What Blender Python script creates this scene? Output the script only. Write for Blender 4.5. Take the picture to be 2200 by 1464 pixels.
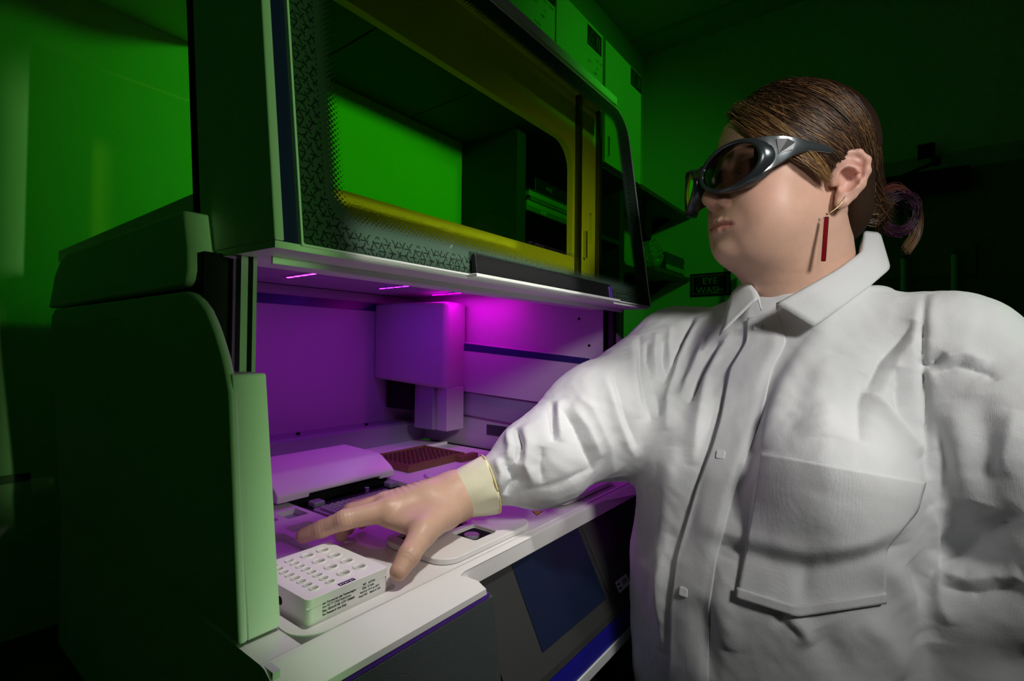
import bpy, bmesh, math, random
import numpy as np
from mathutils import Vector, Matrix
from mathutils.bvhtree import BVHTree
random.seed(7); np.random.seed(7)
for o in list(bpy.data.objects): bpy.data.objects.remove(o, do_unlink=True)
scene = bpy.context.scene
COL = scene.collection

# ------------------------------------------------------------------ camera (the lens is the origin; z = 0 is eye level of the camera)
FPX, CX, CY = 1085.0, 1100.0, 732.0
YAW, PITCH, ROLL = math.radians(37.4), math.atan(14 / 1085.0), math.radians(0.6)
_F0 = Vector((math.cos(YAW), math.sin(YAW), 0)); _R0 = Vector((math.sin(YAW), -math.cos(YAW), 0)); _U0 = Vector((0, 0, 1))
CF = _F0 * math.cos(PITCH) + _U0 * math.sin(PITCH); _U1 = _U0 * math.cos(PITCH) - _F0 * math.sin(PITCH)
CR = _R0 * math.cos(ROLL) + _U1 * math.sin(ROLL); CU = _U1 * math.cos(ROLL) - _R0 * math.sin(ROLL)
cam = bpy.data.cameras.new('camera'); camo = bpy.data.objects.new('camera', cam); COL.objects.link(camo)
cam.sensor_width = 36.0; cam.lens = 36.0 * FPX / 2200.0; cam.clip_start = 0.02; cam.clip_end = 60
camo.matrix_world = Matrix(((CR.x, CU.x, -CF.x, 0), (CR.y, CU.y, -CF.y, 0), (CR.z, CU.z, -CF.z, 0), (0, 0, 0, 1)))
scene.camera = camo

# ------------------------------------------------------------------ world, exposure, lights
w = bpy.data.worlds.new('world'); scene.world = w; w.use_nodes = True
w.node_tree.nodes['Background'].inputs[0].default_value = (0.05, 0.14, 0.05, 1)
w.node_tree.nodes['Background'].inputs[1].default_value = 0.0
vs = scene.view_settings
vs.view_transform = 'Standard'; vs.look = 'None'; vs.gamma = 1.0; vs.exposure = 0.0; vs.use_curve_mapping = False
scene.cycles.max_bounces = 8; scene.cycles.transparent_max_bounces = 12
scene.cycles.use_denoising = True
scene.cycles.sample_clamp_indirect = 4.0

def lamp(name, kind, loc, target, power, color, size=0.1, spot=60, blend=0.4, sizey=None):
    l = bpy.data.lights.new(name, kind); l.energy = power; l.color = color
    if kind == 'AREA':
        l.size = size
        if sizey: l.shape = 'RECTANGLE'; l.size_y = sizey
    else: l.shadow_soft_size = size
    if kind == 'SPOT': l.spot_size = math.radians(spot); l.spot_blend = blend
    o = bpy.data.objects.new(name, l); COL.objects.link(o); o.location = loc
    o.rotation_euler = (Vector(target) - Vector(loc)).to_track_quat('-Z', 'Y').to_euler()
    return o
WHITE = (1.0, 0.98, 0.945); GREEN = (0.03, 1.0, 0.01)
lamp('key_strobe', 'SPOT', (0.11, -0.70, 0.59), (0.775, 0.15, 0.01), 42, WHITE, 0.12, 46, 1.0)
lamp('face_fill', 'SPOT', (-0.22, -0.30, 0.34), (0.80, 0.15, 0.22), 9, (1.0, 0.93, 0.84), 0.06, 15, 0.8)  # added lamp that lifts nose and mouth, which the key leaves dark
lamp('deck_strobe', 'SPOT', (0.46, 0.02, 0.82), (0.46, 0.44, -0.25), 27, (1.0, 0.96, 0.92), 0.05, 30, 0.7)
lamp('cartridge_strobe', 'SPOT', (0.64, -0.55, 0.26), (0.50, 0.42, -0.25), 8, (1.0, 0.97, 0.93), 0.04, 27, 0.7)
d_ = lamp('door_fill', 'AREA', (0.45, -0.48, -0.30), (0.47, 0.50, 0.150), 0.046, (0.92, 1.0, 0.80), 0.38, sizey=0.012); d_.data.spread = math.radians(2.5)  # added narrow beam to brighten the lower bar behind the door glass
g_ = lamp('green_front_strobe', 'AREA', (0.228, -0.90, 0.10), (0.228, 0.43, 0.10), 0.042, (0.40, 1.0, 0.26), 0.006, sizey=0.75); g_.data.spread = math.radians(5)
lamp('green_wall_strobe', 'SPOT', (0.95, 0.20, 0.85), (0.88, 1.25, 0.45), 16, GREEN, 0.06, 82, 0.9)
lamp('green_cabinet_strobe', 'SPOT', (1.5, -0.9, 1.3), (2.1, 1.0, 0.7), 30, GREEN, 0.10, 66, 0.9)
lamp('green_bounce_fill', 'SPOT', (-0.80, 0.05, 0.70), (0.19, 0.75, 0.0), 0.7, GREEN, 0.15, 60, 0.9)  # added fill, stands in for green bounce on the left side panel
lamp('green_rim_strobe', 'SPOT', (1.35, -0.75, 0.35), (0.80, -0.10, -0.05), 5, (0.15, 1.0, 0.12), 0.05, 24, 0.7)

# ------------------------------------------------------------------ materials
def rgba(c): return (c[0], c[1], c[2], 1.0)
def mat(name, col, rough=0.5, metal=0.0, spec=0.5, bump=0.0, bscale=300.0, vary=0.0, vscale=20.0, emit=None, estr=0.0, coat=0.0, trans=0.0, sss=0.0, detail=3.0):
    m = bpy.data.materials.new(name); m.use_nodes = True
    nt = m.node_tree; b = nt.nodes['Principled BSDF']
    b.inputs['Base Color'].default_value = rgba(col); b.inputs['Roughness'].default_value = rough
    b.inputs['Metallic'].default_value = metal; b.inputs['Specular IOR Level'].default_value = spec
    b.inputs['Coat Weight'].default_value = coat
    if trans: b.inputs['Transmission Weight'].default_value = trans
    if sss:
        b.inputs['Subsurface Weight'].default_value = sss; b.inputs['Subsurface Radius'].default_value = (0.012, 0.005, 0.003)
        b.inputs['Subsurface Scale'].default_value = 1.0
    if emit: b.inputs['Emission Color'].default_value = rgba(emit); b.inputs['Emission Strength'].default_value = estr
    tc = nt.nodes.new('ShaderNodeTexCoord')
    n = nt.nodes.new('ShaderNodeTexNoise'); n.inputs['Scale'].default_value = vscale; n.inputs['Detail'].default_value = 4
    nt.links.new(tc.outputs['Object'], n.inputs['Vector'])
    mx = nt.nodes.new('ShaderNodeMix'); mx.data_type = 'RGBA'
    v = max(vary, 0.03)
    mx.inputs[6].default_value = rgba([c * (1 - v) for c in col]); mx.inputs[7].default_value = rgba([min(1, c * (1 + v)) for c in col])
    nt.links.new(n.outputs['Fac'], mx.inputs[0]); nt.links.new(mx.outputs[2], b.inputs['Base Color'])
    if bump:
        n2 = nt.nodes.new('ShaderNodeTexNoise'); n2.inputs['Scale'].default_value = bscale; n2.inputs['Detail'].default_value = detail
        nt.links.new(tc.outputs['Object'], n2.inputs['Vector'])
        bp = nt.nodes.new('ShaderNodeBump'); bp.inputs['Strength'].default_value = bump; bp.inputs['Distance'].default_value = 0.001
        nt.links.new(n2.outputs['Fac'], bp.inputs['Height']); nt.links.new(bp.outputs['Normal'], b.inputs['Normal'])
    return m
M = {}
M['shell'] = mat('white_shell_plastic', (0.72, 0.74, 0.72), 0.42, bump=0.05, bscale=900)
M['deckwhite'] = mat('deck_white_plastic', (0.80, 0.78, 0.76), 0.38, bump=0.03, bscale=700)
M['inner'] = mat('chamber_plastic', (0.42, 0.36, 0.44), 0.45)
M['black'] = mat('black_plastic', (0.010, 0.010, 0.012), 0.35)
M['mattblack'] = mat('matt_black', (0.006, 0.006, 0.007), 0.8, spec=0.2)
M['navy'] = mat('navy_gasket', (0.015, 0.016, 0.10), 0.3)
M['bluestripe'] = mat('blue_stripe', (0.010, 0.008, 0.30), 0.4)
M['purpleedge'] = mat('violet_edge', (0.09, 0.03, 0.30), 0.4)
M['charcoal'] = mat('charcoal_textured', (0.040, 0.052, 0.050), 0.65, bump=0.9, bscale=1400, vary=0.3, vscale=1500)
M['bezel'] = mat('bezel_grey', (0.030, 0.031, 0.030), 0.45, bump=0.1, bscale=1500)
M['screen'] = mat('dark_screen', (0.006, 0.012, 0.034), 0.22, spec=0.5)
M['greyblue'] = mat('grey_metal_paint', (0.30, 0.30, 0.36), 0.35, metal=0.3)
M['steel'] = mat('steel', (0.55, 0.55, 0.58), 0.28, metal=1.0)
M['darksteel'] = mat('dark_steel', (0.10, 0.10, 0.12), 0.35, metal=0.8)
M['brown'] = mat('brown_rack_plastic', (0.20, 0.085, 0.045), 0.5)
M['cart'] = mat('cartridge_white', (0.86, 0.85, 0.80), 0.4)
M['ink'] = mat('black_ink', (0.012, 0.012, 0.014), 0.6)
M['sealdark'] = mat('dark_print', (0.03, 0.015, 0.05), 0.5)
M['yellow'] = mat('warning_yellow', (0.75, 0.55, 0.02), 0.5)
M['labelwhite'] = mat('label_white', (0.75, 0.76, 0.76), 0.5)
M['wall'] = mat('wall_paint', (0.62, 0.64, 0.60), 0.85, bump=0.15, bscale=220, vary=0.05, vscale=3)
M['ceil'] = mat('ceiling_tile', (0.45, 0.46, 0.44), 0.9, bump=0.5, bscale=150)
M['floor'] = mat('floor_vinyl', (0.10, 0.10, 0.10), 0.5, vary=0.2)
M['bench'] = mat('bench_laminate', (0.035, 0.035, 0.036), 0.5, vary=0.2)
M['cabinet'] = mat('cabinet_laminate', (0.62, 0.64, 0.60), 0.6)
M['wood'] = mat('brown_shelf_wood', (0.16, 0.07, 0.035), 0.6, vary=0.35, vscale=8)
M['olive'] = mat('tan_board', (0.22, 0.18, 0.10), 0.7, vary=0.15, vscale=6)
M['boxblue'] = mat('blue_carton', (0.03, 0.05, 0.26), 0.5)
M['bag'] = mat('clear_bag', (0.55, 0.60, 0.55), 0.25, trans=0.6)
M['book'] = mat('dark_book', (0.05, 0.06, 0.05), 0.6)
M['greenpipe'] = mat('pale_tube', (0.60, 0.66, 0.60), 0.3)
M['chrome'] = mat('chrome', (0.7, 0.7, 0.72), 0.12, metal=1.0)

# ------------------------------------------------------------------ builders
def link(o, parent=None):
    COL.objects.link(o)
    if parent is not None:
        o.parent = parent
        o.matrix_parent_inverse = Matrix.Translation(-Vector(parent.get('_o', (0, 0, 0))))
    return o
def tag(o, label=None, cat=None, group=None, kind=None):
    if label: o['label'] = label
    if cat: o['category'] = cat
    if group: o['group'] = group
    if kind: o['kind'] = kind
    return o
def root(name, loc, label, cat, group=None):
    o = bpy.data.objects.new(name, None); o.location = loc; o['_o'] = tuple(loc); o.empty_display_size = 0.02
    COL.objects.link(o); return tag(o, label, cat, group)
def obj(name, bm, m, parent=None, smooth=False, bevel=0.0, seg=2):
    me = bpy.data.meshes.new(name)
    if isinstance(bm, bmesh.types.BMesh):
        bmesh.ops.recalc_face_normals(bm, faces=bm.faces[:]); bm.to_mesh(me); bm.free()
    else:
        me.from_pydata([tuple(v) for v in bm[0]], [], [tuple(int(i) for i in f) for f in bm[1]]); me.update()
    for mm in (m if isinstance(m, (list, tuple)) else [m]): me.materials.append(mm)
    if smooth:
        for p in me.polygons: p.use_smooth = True
    o = bpy.data.objects.new(name, me); link(o, parent)
    if bevel:
        md = o.modifiers.new('bevel', 'BEVEL'); md.width = bevel; md.segments = seg; md.limit_method = 'ANGLE'; md.angle_limit = math.radians(40)
        md.harden_normals = False
        for p in me.polygons: p.use_smooth = True
        e = o.modifiers.new('wn', 'WEIGHTED_NORMAL'); e.keep_sharp = True
    return o
def box(x0, x1, y0, y1, z0, z1, bm=None):
    bm = bm or bmesh.new()
    vs_ = [bm.verts.new((x, y, z)) for x in (x0, x1) for y in (y0, y1) for z in (z0, z1)]
    for f in ((0, 1, 3, 2), (4, 6, 7, 5), (0, 4, 5, 1), (2, 3, 7, 6), (0, 2, 6, 4), (1, 5, 7, 3)): bm.faces.new([vs_[i] for i in f])
    return bm
def prism(poly, axis, a, b, bm=None):
    """closed outline in the two other axes, extruded from a to b along axis"""
    bm = bm or bmesh.new()
    def pt(p, t):
        return {'x': (t, p[0], p[1]), 'y': (p[0], t, p[1]), 'z': (p[0], p[1], t)}[axis]
    A = [bm.verts.new(pt(p, a)) for p in poly]; B = [bm.verts.new(pt(p, b)) for p in poly]
    n = len(poly)
    bm.faces.new(A); bm.faces.new(B[::-1])
    for i in range(n): bm.faces.new((A[i], B[i], B[(i + 1) % n], A[(i + 1) % n]))
    return bm
def rrect(x0, x1, y0, y1, r, n=6, rs=None):
    rs = rs or (r, r, r, r); out = []
    for (cx, cy, a0, rr) in ((x1 - rs[0], y1 - rs[0], 0, rs[0]), (x0 + rs[1], y1 - rs[1], 90, rs[1]), (x0 + rs[2], y0 + rs[2], 180, rs[2]), (x1 - rs[3], y0 + rs[3], 270, rs[3])):
        for i in range(n + 1):
            a = math.radians(a0 + 90 * i / n); out.append((cx + rr * math.cos(a), cy + rr * math.sin(a)))
    return out
def tube(pts, r, n=8, bm=None, cap=True):
    bm = bm or bmesh.new(); rings = []
    pts = [Vector(p) for p in pts]; rr = r if isinstance(r, (list, tuple)) else [r] * len(pts)
    up = Vector((0.13, 0.27, 0.95)).normalized()
    for i, p in enumerate(pts):
        t = (pts[min(i + 1, len(pts) - 1)] - pts[max(i - 1, 0)]).normalized()
        a = t.cross(up); a = a.normalized() if a.length > 1e-4 else t.cross(Vector((1, 0, 0))).normalized()
        b = t.cross(a)
        rings.append([bm.verts.new(p + a * rr[i] * math.cos(2 * math.pi * k / n) + b * rr[i] * math.sin(2 * math.pi * k / n)) for k in range(n)])
    for i in range(len(rings) - 1):
        for k in range(n): bm.faces.new((rings[i][k], rings[i][(k + 1) % n], rings[i + 1][(k + 1) % n], rings[i + 1][k]))
    if cap: bm.faces.new(rings[0][::-1]); bm.faces.new(rings[-1])
    return bm
def cyl(c, r, z0, z1, n=20, bm=None):
    return prism([(c[0] + r * math.cos(2 * math.pi * i / n), c[1] + r * math.sin(2 * math.pi * i / n)) for i in range(n)], 'z', z0, z1, bm)
def cut(o, cutters, op='DIFFERENCE'):
    """apply booleans; cutters are bmeshes in world coordinates"""
    tmp = []
    for bm in cutters:
        bmesh.ops.recalc_face_normals(bm, faces=bm.faces[:])
        me = bpy.data.meshes.new('cutter'); bm.to_mesh(me); bm.free(); c = bpy.data.objects.new('cutter', me); COL.objects.link(c); tmp.append(c)
        md = o.modifiers.new('b', 'BOOLEAN'); md.operation = op; md.object = c; md.solver = 'EXACT'
    bpy.context.view_layer.update(); dg = bpy.context.evaluated_depsgraph_get()
    # evaluate in world space: the parent inverse cancels the parent's offset
    me = bpy.data.meshes.new_from_object(o.evaluated_get(dg), preserve_all_data_layers=True, depsgraph=dg)
    old = o.data; o.modifiers.clear(); o.data = me; bpy.data.meshes.remove(old)
    for c in tmp: bpy.data.objects.remove(c, do_unlink=True)
    return o
def addbevel(o, wd, seg=2):
    md = o.modifiers.new('bevel', 'BEVEL'); md.width = wd; md.segments = seg; md.limit_method = 'ANGLE'; md.angle_limit = math.radians(40)
    for p in o.data.polygons: p.use_smooth = True
    o.modifiers.new('wn', 'WEIGHTED_NORMAL')
def text(name, body, size, origin, xdir, ydir, m, parent=None, align='LEFT', extrude=0.00005, bold=0.0):
    c = bpy.data.curves.new(name, 'FONT'); c.body = body; c.size = size; c.align_x = align; c.extrude = extrude; c.offset = bold
    c.materials.append(m)
    tmp = bpy.data.objects.new(name, c); COL.objects.link(tmp); bpy.context.view_layer.update()
    me = bpy.data.meshes.new_from_object(tmp.evaluated_get(bpy.context.evaluated_depsgraph_get())); bpy.data.objects.remove(tmp, do_unlink=True); bpy.data.curves.remove(c)
    if not me.materials: me.materials.append(m)
    o = bpy.data.objects.new(name, me); link(o, parent)
    x = Vector(xdir).normalized(); y = Vector(ydir).normalized(); z = x.cross(y)
    o.matrix_basis = Matrix(((x.x, y.x, z.x, origin[0]), (x.y, y.y, z.y, origin[1]), (x.z, y.z, z.z, origin[2]), (0, 0, 0, 1)))
    return o
def copy_obj(src, name, off=(0, 0, 0), parent=None):
    o = bpy.data.objects.new(name, src.data); link(o, parent if parent else src.parent); o.location = Vector(src.location) + Vector(off)
    for md in src.modifiers:
        n = o.modifiers.new(md.name, md.type)
        if md.type == 'BEVEL': n.width = md.width; n.segments = md.segments; n.limit_method = md.limit_method; n.angle_limit = md.angle_limit
    return o

# ------------------------------------------------------------------ the room
ZF, ZC = -1.28, 1.80
def struct(name, bm, m, **k): return tag(obj(name, bm, m, **k), kind='structure')
struct('floor', box(-2.5, 3.1, -2.6, 1.4, ZF - 0.1, ZF), M['floor'])
struct('ceiling', box(-2.5, 3.1, -2.6, 1.4, ZC, ZC + 0.1), M['ceil'])
wb = struct('wall_back', box(-2.5, 3.1, 1.25, 1.4, ZF, ZC), M['wall'])
struct('wall_right', box(2.95, 3.1, -2.6, 1.25, ZF, ZC), M['wall'])
struct('wall_left', box(-2.5, -2.4, -2.6, 1.25, ZF, ZC), M['wall'])
struct('wall_front', box(-2.4, 2.95, -2.6, -2.5, ZF, ZC), M['wall'])
M['tilegrid'] = mat('ceiling_grid', (0.35, 0.36, 0.34), 0.7)
for i, x in enumerate((1.55, 2.15, 2.75)):
    struct('trim_%d' % (i + 1), box(x - 0.012, x + 0.012, -2.5, 1.25, ZC - 0.008, ZC + 0.002), M['tilegrid'])
struct('trim_4', box(-1.0, 0.20, 1.243, 1.25, -0.250, -0.236), M['black'])

# ------------------------------------------------------------------ bench
t = root('lab_bench', (0.5, 0.6, ZF), 'dark laminate laboratory bench that carries the big white instrument', 'bench')
obj('worktop', box(-1.6, 2.2, 0.345, 1.245, -0.56, -0.525), M['bench'], t, bevel=0.004)
for xa, xb in ((-1.55, -0.55), (-0.545, 0.45), (0.455, 1.35), (1.355, 2.15)):
    obj('cupboard', box(xa, xb, 0.40, 1.24, ZF + 0.1, -0.56), M['bench'], t)
obj('plinth', box(-1.55, 2.15, 0.46, 1.24, ZF, ZF + 0.1), M['black'], t)

# ------------------------------------------------------------------ instrument
ins = root('benchtop_instrument', (0.58, 0.7, -0.525), 'large white benchtop laboratory instrument with raised glass door and violet lit chamber', 'instrument')
XL, XR = 0.185, 0.975
def lean(o, k=0.055, z0=-0.25):
    for v in o.data.vertices: v.co.x += -(v.co.z - z0) * k * (1 if v.co.x < 0.5 else -1)
curve = [(0.430, -0.040), (0.4345, -0.0245), (0.4395, -0.0116), (0.446, 0.0), (0.4525, 0.0105), (0.4593, 0.0193), (0.469, 0.030), (0.4806, 0.0379), (0.495, 0.0445), (0.511, 0.0474)]
prof = [(0.430, -0.2485)] + curve + [(0.99, 0.049), (1.012, 0.040), (1.02, 0.02), (1.02, -0.2485)]
for side, (xa, xb) in (('l', (0.1980, 0.2055)), ('r', (0.962, 0.970))):
    o = obj('side_panel', prism(prof, 'x', xa, xb), M['shell'], ins); lean(o); addbevel(o, 0.0028, 3)
for (xa, xb) in ((0.2055, 0.2335), (0.934, 0.962)):
    o = obj('front_post', prism(rrect(0.4305, 0.50, -0.2485, -0.0245, 0.003, 3), 'x', xa, xb), M['shell'], ins)
    lean(o, 0.075 if xa < 0.5 else 0.055); addbevel(o, 0.0012, 2)
# upper housing
up = [(0.512, 0.0515), (0.5035, 0.056), (0.500, 0.066), (0.5015, 0.085), (0.512, 0.121), (0.92, 0.1235), (0.955, 0.117), (0.985, 0.100), (1.0, 0.078), (1.02, 0.0515)]
o = obj('upper_side_cover', prism(up, 'x', 0.180, 0.21), M['shell'], ins); addbevel(o, 0.003, 3)
o = obj('upper_side_cover', prism(up, 'x', 0.9585, 0.985), M['shell'], ins); addbevel(o, 0.003, 3)
obj('top_cover', prism([(0.53, 0.1335), (0.53, 0.15), (1.10, 0.15), (1.10, 0.1335)], 'x', 0.205, 0.955), M['shell'], ins)
# dark inner columns and guide rails behind the posts
for s, (xa, xb) in (('l', (0.188, 0.209)), ('r', (0.951, 0.972))):
    obj('dark_column', box(xa, xb, 0.487, 0.60, -0.03, 0.082), M['mattblack'], ins)
for xs in ((0.2085, 0.2145, 0.2190, 0.2225), (0.9575, 0.9515, 0.947, 0.9435)):
    a, b_, c_, d_ = xs
    obj('guide_rail', box(min(a, b_), max(a, b_), 0.462, 0.472, -0.2485, 0.082), M['steel' if a < .5 else 'black'], ins)
    obj('rail_groove', box(min(b_, c_), max(b_, c_), 0.470, 0.474, -0.2485, 0.082), M['mattblack'], ins)
    obj('guide_rail', box(min(c_, d_), max(c_, d_), 0.462, 0.472, -0.2485, 0.082), M['steel' if a < .5 else 'black'], ins)
# chamber
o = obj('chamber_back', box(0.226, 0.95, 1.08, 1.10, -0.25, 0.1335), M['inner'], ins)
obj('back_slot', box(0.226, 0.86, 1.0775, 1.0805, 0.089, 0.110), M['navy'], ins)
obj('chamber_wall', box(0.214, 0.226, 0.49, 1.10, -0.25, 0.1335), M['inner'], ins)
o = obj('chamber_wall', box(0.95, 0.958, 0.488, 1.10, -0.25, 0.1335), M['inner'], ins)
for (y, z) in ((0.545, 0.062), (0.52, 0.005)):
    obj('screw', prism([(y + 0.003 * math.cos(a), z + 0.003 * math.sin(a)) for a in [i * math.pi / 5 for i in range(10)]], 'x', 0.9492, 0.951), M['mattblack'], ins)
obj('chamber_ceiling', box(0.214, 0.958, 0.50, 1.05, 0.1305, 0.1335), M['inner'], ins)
obj('ceiling_gap', box(0.226, 0.95, 1.05, 1.08, 0.1325, 0.1335), M['mattblack'], ins)
for x, cname in ((0.505, 'magenta'), (0.722, 'violet'), (0.885, 'pink')):
    col = {'magenta': (0.72, 0.02, 1.0), 'violet': (0.26, 0.01, 1.0), 'pink': (0.85, 0.0, 0.80)}[cname]
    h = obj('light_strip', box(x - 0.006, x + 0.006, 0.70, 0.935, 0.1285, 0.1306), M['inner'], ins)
    lm = mat('led_' + cname, (0.6, 0.3, 0.8), 0.4, emit=col, estr=14)
    for k in range(9):
        y = 0.715 + k * 0.0255
        obj('led', box(x - 0.0022, x + 0.0022, y - 0.009, y + 0.009, 0.1276, 0.1286), lm, h)
    lamp('led_strip_' + cname, 'AREA', (x, 0.815, 0.126), (x, 0.815, -0.3), {'magenta': 0.17, 'violet': 0.19, 'pink': 0.34}[cname], col, 0.012, sizey=0.2)
obj('ceiling_hatch', box(0.60, 0.655, 0.72, 0.84, 0.1288, 0.1306), M['inner'], ins, bevel=0.001)
# ledge and right wall beam
obj('rear_ledge', prism([(1.02, -0.25), (1.02, -0.204), (1.026, -0.199), (1.08, -0.197), (1.08, -0.25)], 'x', 0.226, 0.95), M['greyblue'], ins)
for x in (0.60, 0.78): obj('ledge_screw', box(x - 0.003, x + 0.003, 1.045, 1.051, -0.1985, -0.193), M['mattblack'], ins)
def sbox(x0, x1, pts, m, name):  # beam along y on the right wall, sloping a little
    return obj(name, prism(pts, 'x', x0, x1), m, ins, bevel=0.001)
sbox(0.936, 0.95, [(0.49, -0.022), (0.90, 0.0135), (0.90, -0.111), (0.49, -0.130)], M['inner'], 'side_beam')
sbox(0.9352, 0.937, [(0.511, -0.0225), (0.90, 0.0115), (0.90, -0.0075), (0.511, -0.036)], M['navy'], 'beam_slot')
sbox(0.942, 0.95, [(0.49, -0.131), (0.90, -0.112), (0.90, -0.17), (0.49, -0.19)], M['greyblue'], 'lower_beam')
obj('vent_mesh', box(0.9485, 0.951, 0.74, 0.80, -0.215, -0.19), M['darksteel'], ins)
# pipetting gantry
g = [(0.944, 0.868), (0.880, 0.862), (0.868, 0.868), (0.822, 1.0), (0.822, 1.078), (0.944, 1.078)]
bm = prism(g, 'z', -0.105, 0.108)
for v in bm.verts:
    if v.co.z < 0 and v.co.y > 0.95: v.co.z += 0.020
o = obj('pipetting_head', bm, M['inner'], ins); addbevel(o, 0.008, 4)
obj('head_column', box(0.874, 0.934, 0.863, 0.90, -0.206, -0.10), M['inner'], ins, bevel=0.003)
obj('head_slide', box(0.862, 0.930, 0.8995, 0.966, -0.204, -0.09), M['greyblue'], ins, bevel=0.002)
obj('head_cavity', box(0.85, 0.935, 0.97, 1.06, -0.16, -0.08), M['mattblack'], ins)
# deck
LIPP = [(0.3970, -0.2512), (0.397, -0.2512), (0.390, -0.2522), (0.362, -0.268), (0.362, -0.275), (0.3970, -0.275)]
obj('lip_corner', box(0.1985, 0.2330, 0.3972, 0.50, -0.272, -0.2512), M['deckwhite'], ins)
obj('lip_corner', box(0.9345, 0.972, 0.3972, 0.50, -0.272, -0.2512), M['deckwhite'], ins)
lip = obj('front_lip', prism(LIPP, 'x', 0.1985, 0.972), M['deckwhite'], ins)
notch = prism([(0.438, -0.30), (0.430, -0.262), (0.418, -0.2585), (0.416, -0.2545), (0.424, -0.2535), (0.76, -0.2535), (0.80, -0.2570), (0.86, -0.262), (0.99, -0.264), (0.99, -0.30)], 'y', 0.30, 0.3885)
cut(lip, [notch]); addbevel(lip, 0.0012, 2)
obj('lip_edge', prism([(0.3625, -0.2745), (0.3625, -0.2800), (0.40, -0.2800), (0.40, -0.2745)], 'x', 0.200, 0.437), M['purpleedge'], ins)
tray = obj('deck_tray', prism(rrect(0.2335, 0.934, 0.3975, 1.02, 0.002, 6, rs=(0.002, 0.002, 0.026, 0.026)), 'z', -0.262, -0.2500), M['deckwhite'], ins)
cutters = [prism(rrect(0.2445, 0.3425, 0.4125, 0.5245, 0.004, 3), 'z', -0.258, -0.24),
           prism([(0.3405 + 0.0095 * math.cos(a), 0.4215 + 0.0095 * math.sin(a)) for a in [i * math.pi / 10 for i in range(20)]], 'z', -0.2575, -0.24),
           prism(rrect(0.2445, 0.352, 0.545, 0.655, 0.012, 4), 'z', -0.259, -0.24),
           prism(rrect(0.362, 0.40, 0.612, 0.665, 0.006, 4), 'z', -0.2585, -0.24),
           prism(rrect(0.385, 0.4165, 0.694, 0.733, 0.003, 3), 'z', -0.2585, -0.24),
           prism(rrect(0.345, 0.375, 0.70, 0.75, 0.003, 3), 'z', -0.2585, -0.24),
           prism(rrect(0.424, 0.618, 0.600, 0.85, 0.003, 3), 'z', -0.27, -0.24)]
cut(tray, cutters); addbevel(tray, 0.0008, 2)
obj('deck_floor', box(0.2335, 0.934, 0.44, 1.02, -0.272, -0.2625), M['mattblack'], ins)
obj('tray_insert', box(0.386, 0.4155, 0.695, 0.732, -0.2588, -0.2580), M['greyblue'], ins)
# thermal block
tb = obj('thermal_block', prism(rrect(0.428, 0.614, 0.604, 0.742, 0.002, 2), 'z', -0.262, -0.2565), M['darksteel'], ins)
obj('block_frame', prism(rrect(0.4325, 0.5745, 0.609, 0.7115, 0.003, 2), 'z', -0.2565, -0.2515), M['inner'], tb)
for x in (0.452, 0.60): obj('lid_hinge', box(x - 0.010, x + 0.010, 0.722, 0.742, -0.2565, -0.246), M['greyblue'], ins, bevel=0.003)
obj('hinge_pin', tube([(0.54, 0.722, -0.2565), (0.54, 0.722, -0.243)], 0.004, 12), M['steel'], ins)
lidp = [(0.7455, -0.2425), (0.7455, -0.232), (0.7535, -0.2245), (0.782, -0.2085), (0.80, -0.205), (0.90, -0.203), (0.912, -0.21), (0.915, -0.2425)]
o = obj('heated_lid', prism(lidp, 'x', 0.395, 0.619), M['deckwhite'], ins)
cut(o, [box(0.448, 0.586, 0.70, 0.765, -0.26, -0.2375)]); addbevel(o, 0.004, 3)
obj('lid_bracket', box(0.43, 0.612, 0.760, 0.90, -0.2565, -0.2425), M['mattblack'], ins)
# raised rounded plates with square windows on the right of the deck
plA = obj('reagent_plate', prism(rrect(0.407, 0.585, 0.402, 0.52, 0.026, 6), 'z', -0.2495, -0.2425), M['deckwhite'], ins)
holes = [(0.478, 0.5205, 0.4205, 0.4605), (0.545, 0.5875 - 0.012, 0.478, 0.512), (0.425, 0.4675, 0.468, 0.508), (0.478, 0.5205, 0.470, 0.510)]
cut(plA, [prism(rrect(a, b, c, d, 0.004, 3), 'z', -0.2475, -0.23) for a, b, c, d in holes]); addbevel(plA, 0.0015, 2)
obj('window_well', box(0.478, 0.5205, 0.4205, 0.4605, -0.2476, -0.2471), M['mattblack'], ins)
for a, b, c, d in holes[1:]: obj('window_well', box(a, b, c, d, -0.2476, -0.2471), M['mattblack'], ins)
obj('well_fitting', cyl((0.4935, 0.440), 0.010, -0.2471, -0.2440, 16), M['greyblue'], ins)
plB = obj('reagent_plate', prism(rrect(0.668, 0.86, 0.412, 0.53, 0.026, 6), 'z', -0.2475, -0.2405), M['deckwhite'], ins)
cut(plB, [prism(rrect(0.715, 0.757, 0.436, 0.476, 0.004, 3), 'z', -0.2455, -0.23)]); addbevel(plB, 0.0015, 2)
obj('window_well', box(0.715, 0.757, 0.436, 0.476, -0.2456, -0.2451), M['mattblack'], ins)
obj('plate_foot', cyl((0.742, 0.418), 0.005, -0.2500, -0.2475, 12), M['deckwhite'], ins)
plC = obj('reagent_plate', prism(rrect(0.66, 0.80, 0.60, 0.725, 0.03, 6), 'z', -0.2495, -0.2430), M['deckwhite'], ins, bevel=0.0015)
obj('deck_rib', box(0.64, 0.93, 0.915, 0.925, -0.25, -0.243), M['deckwhite'], ins, bevel=0.001)
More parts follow.
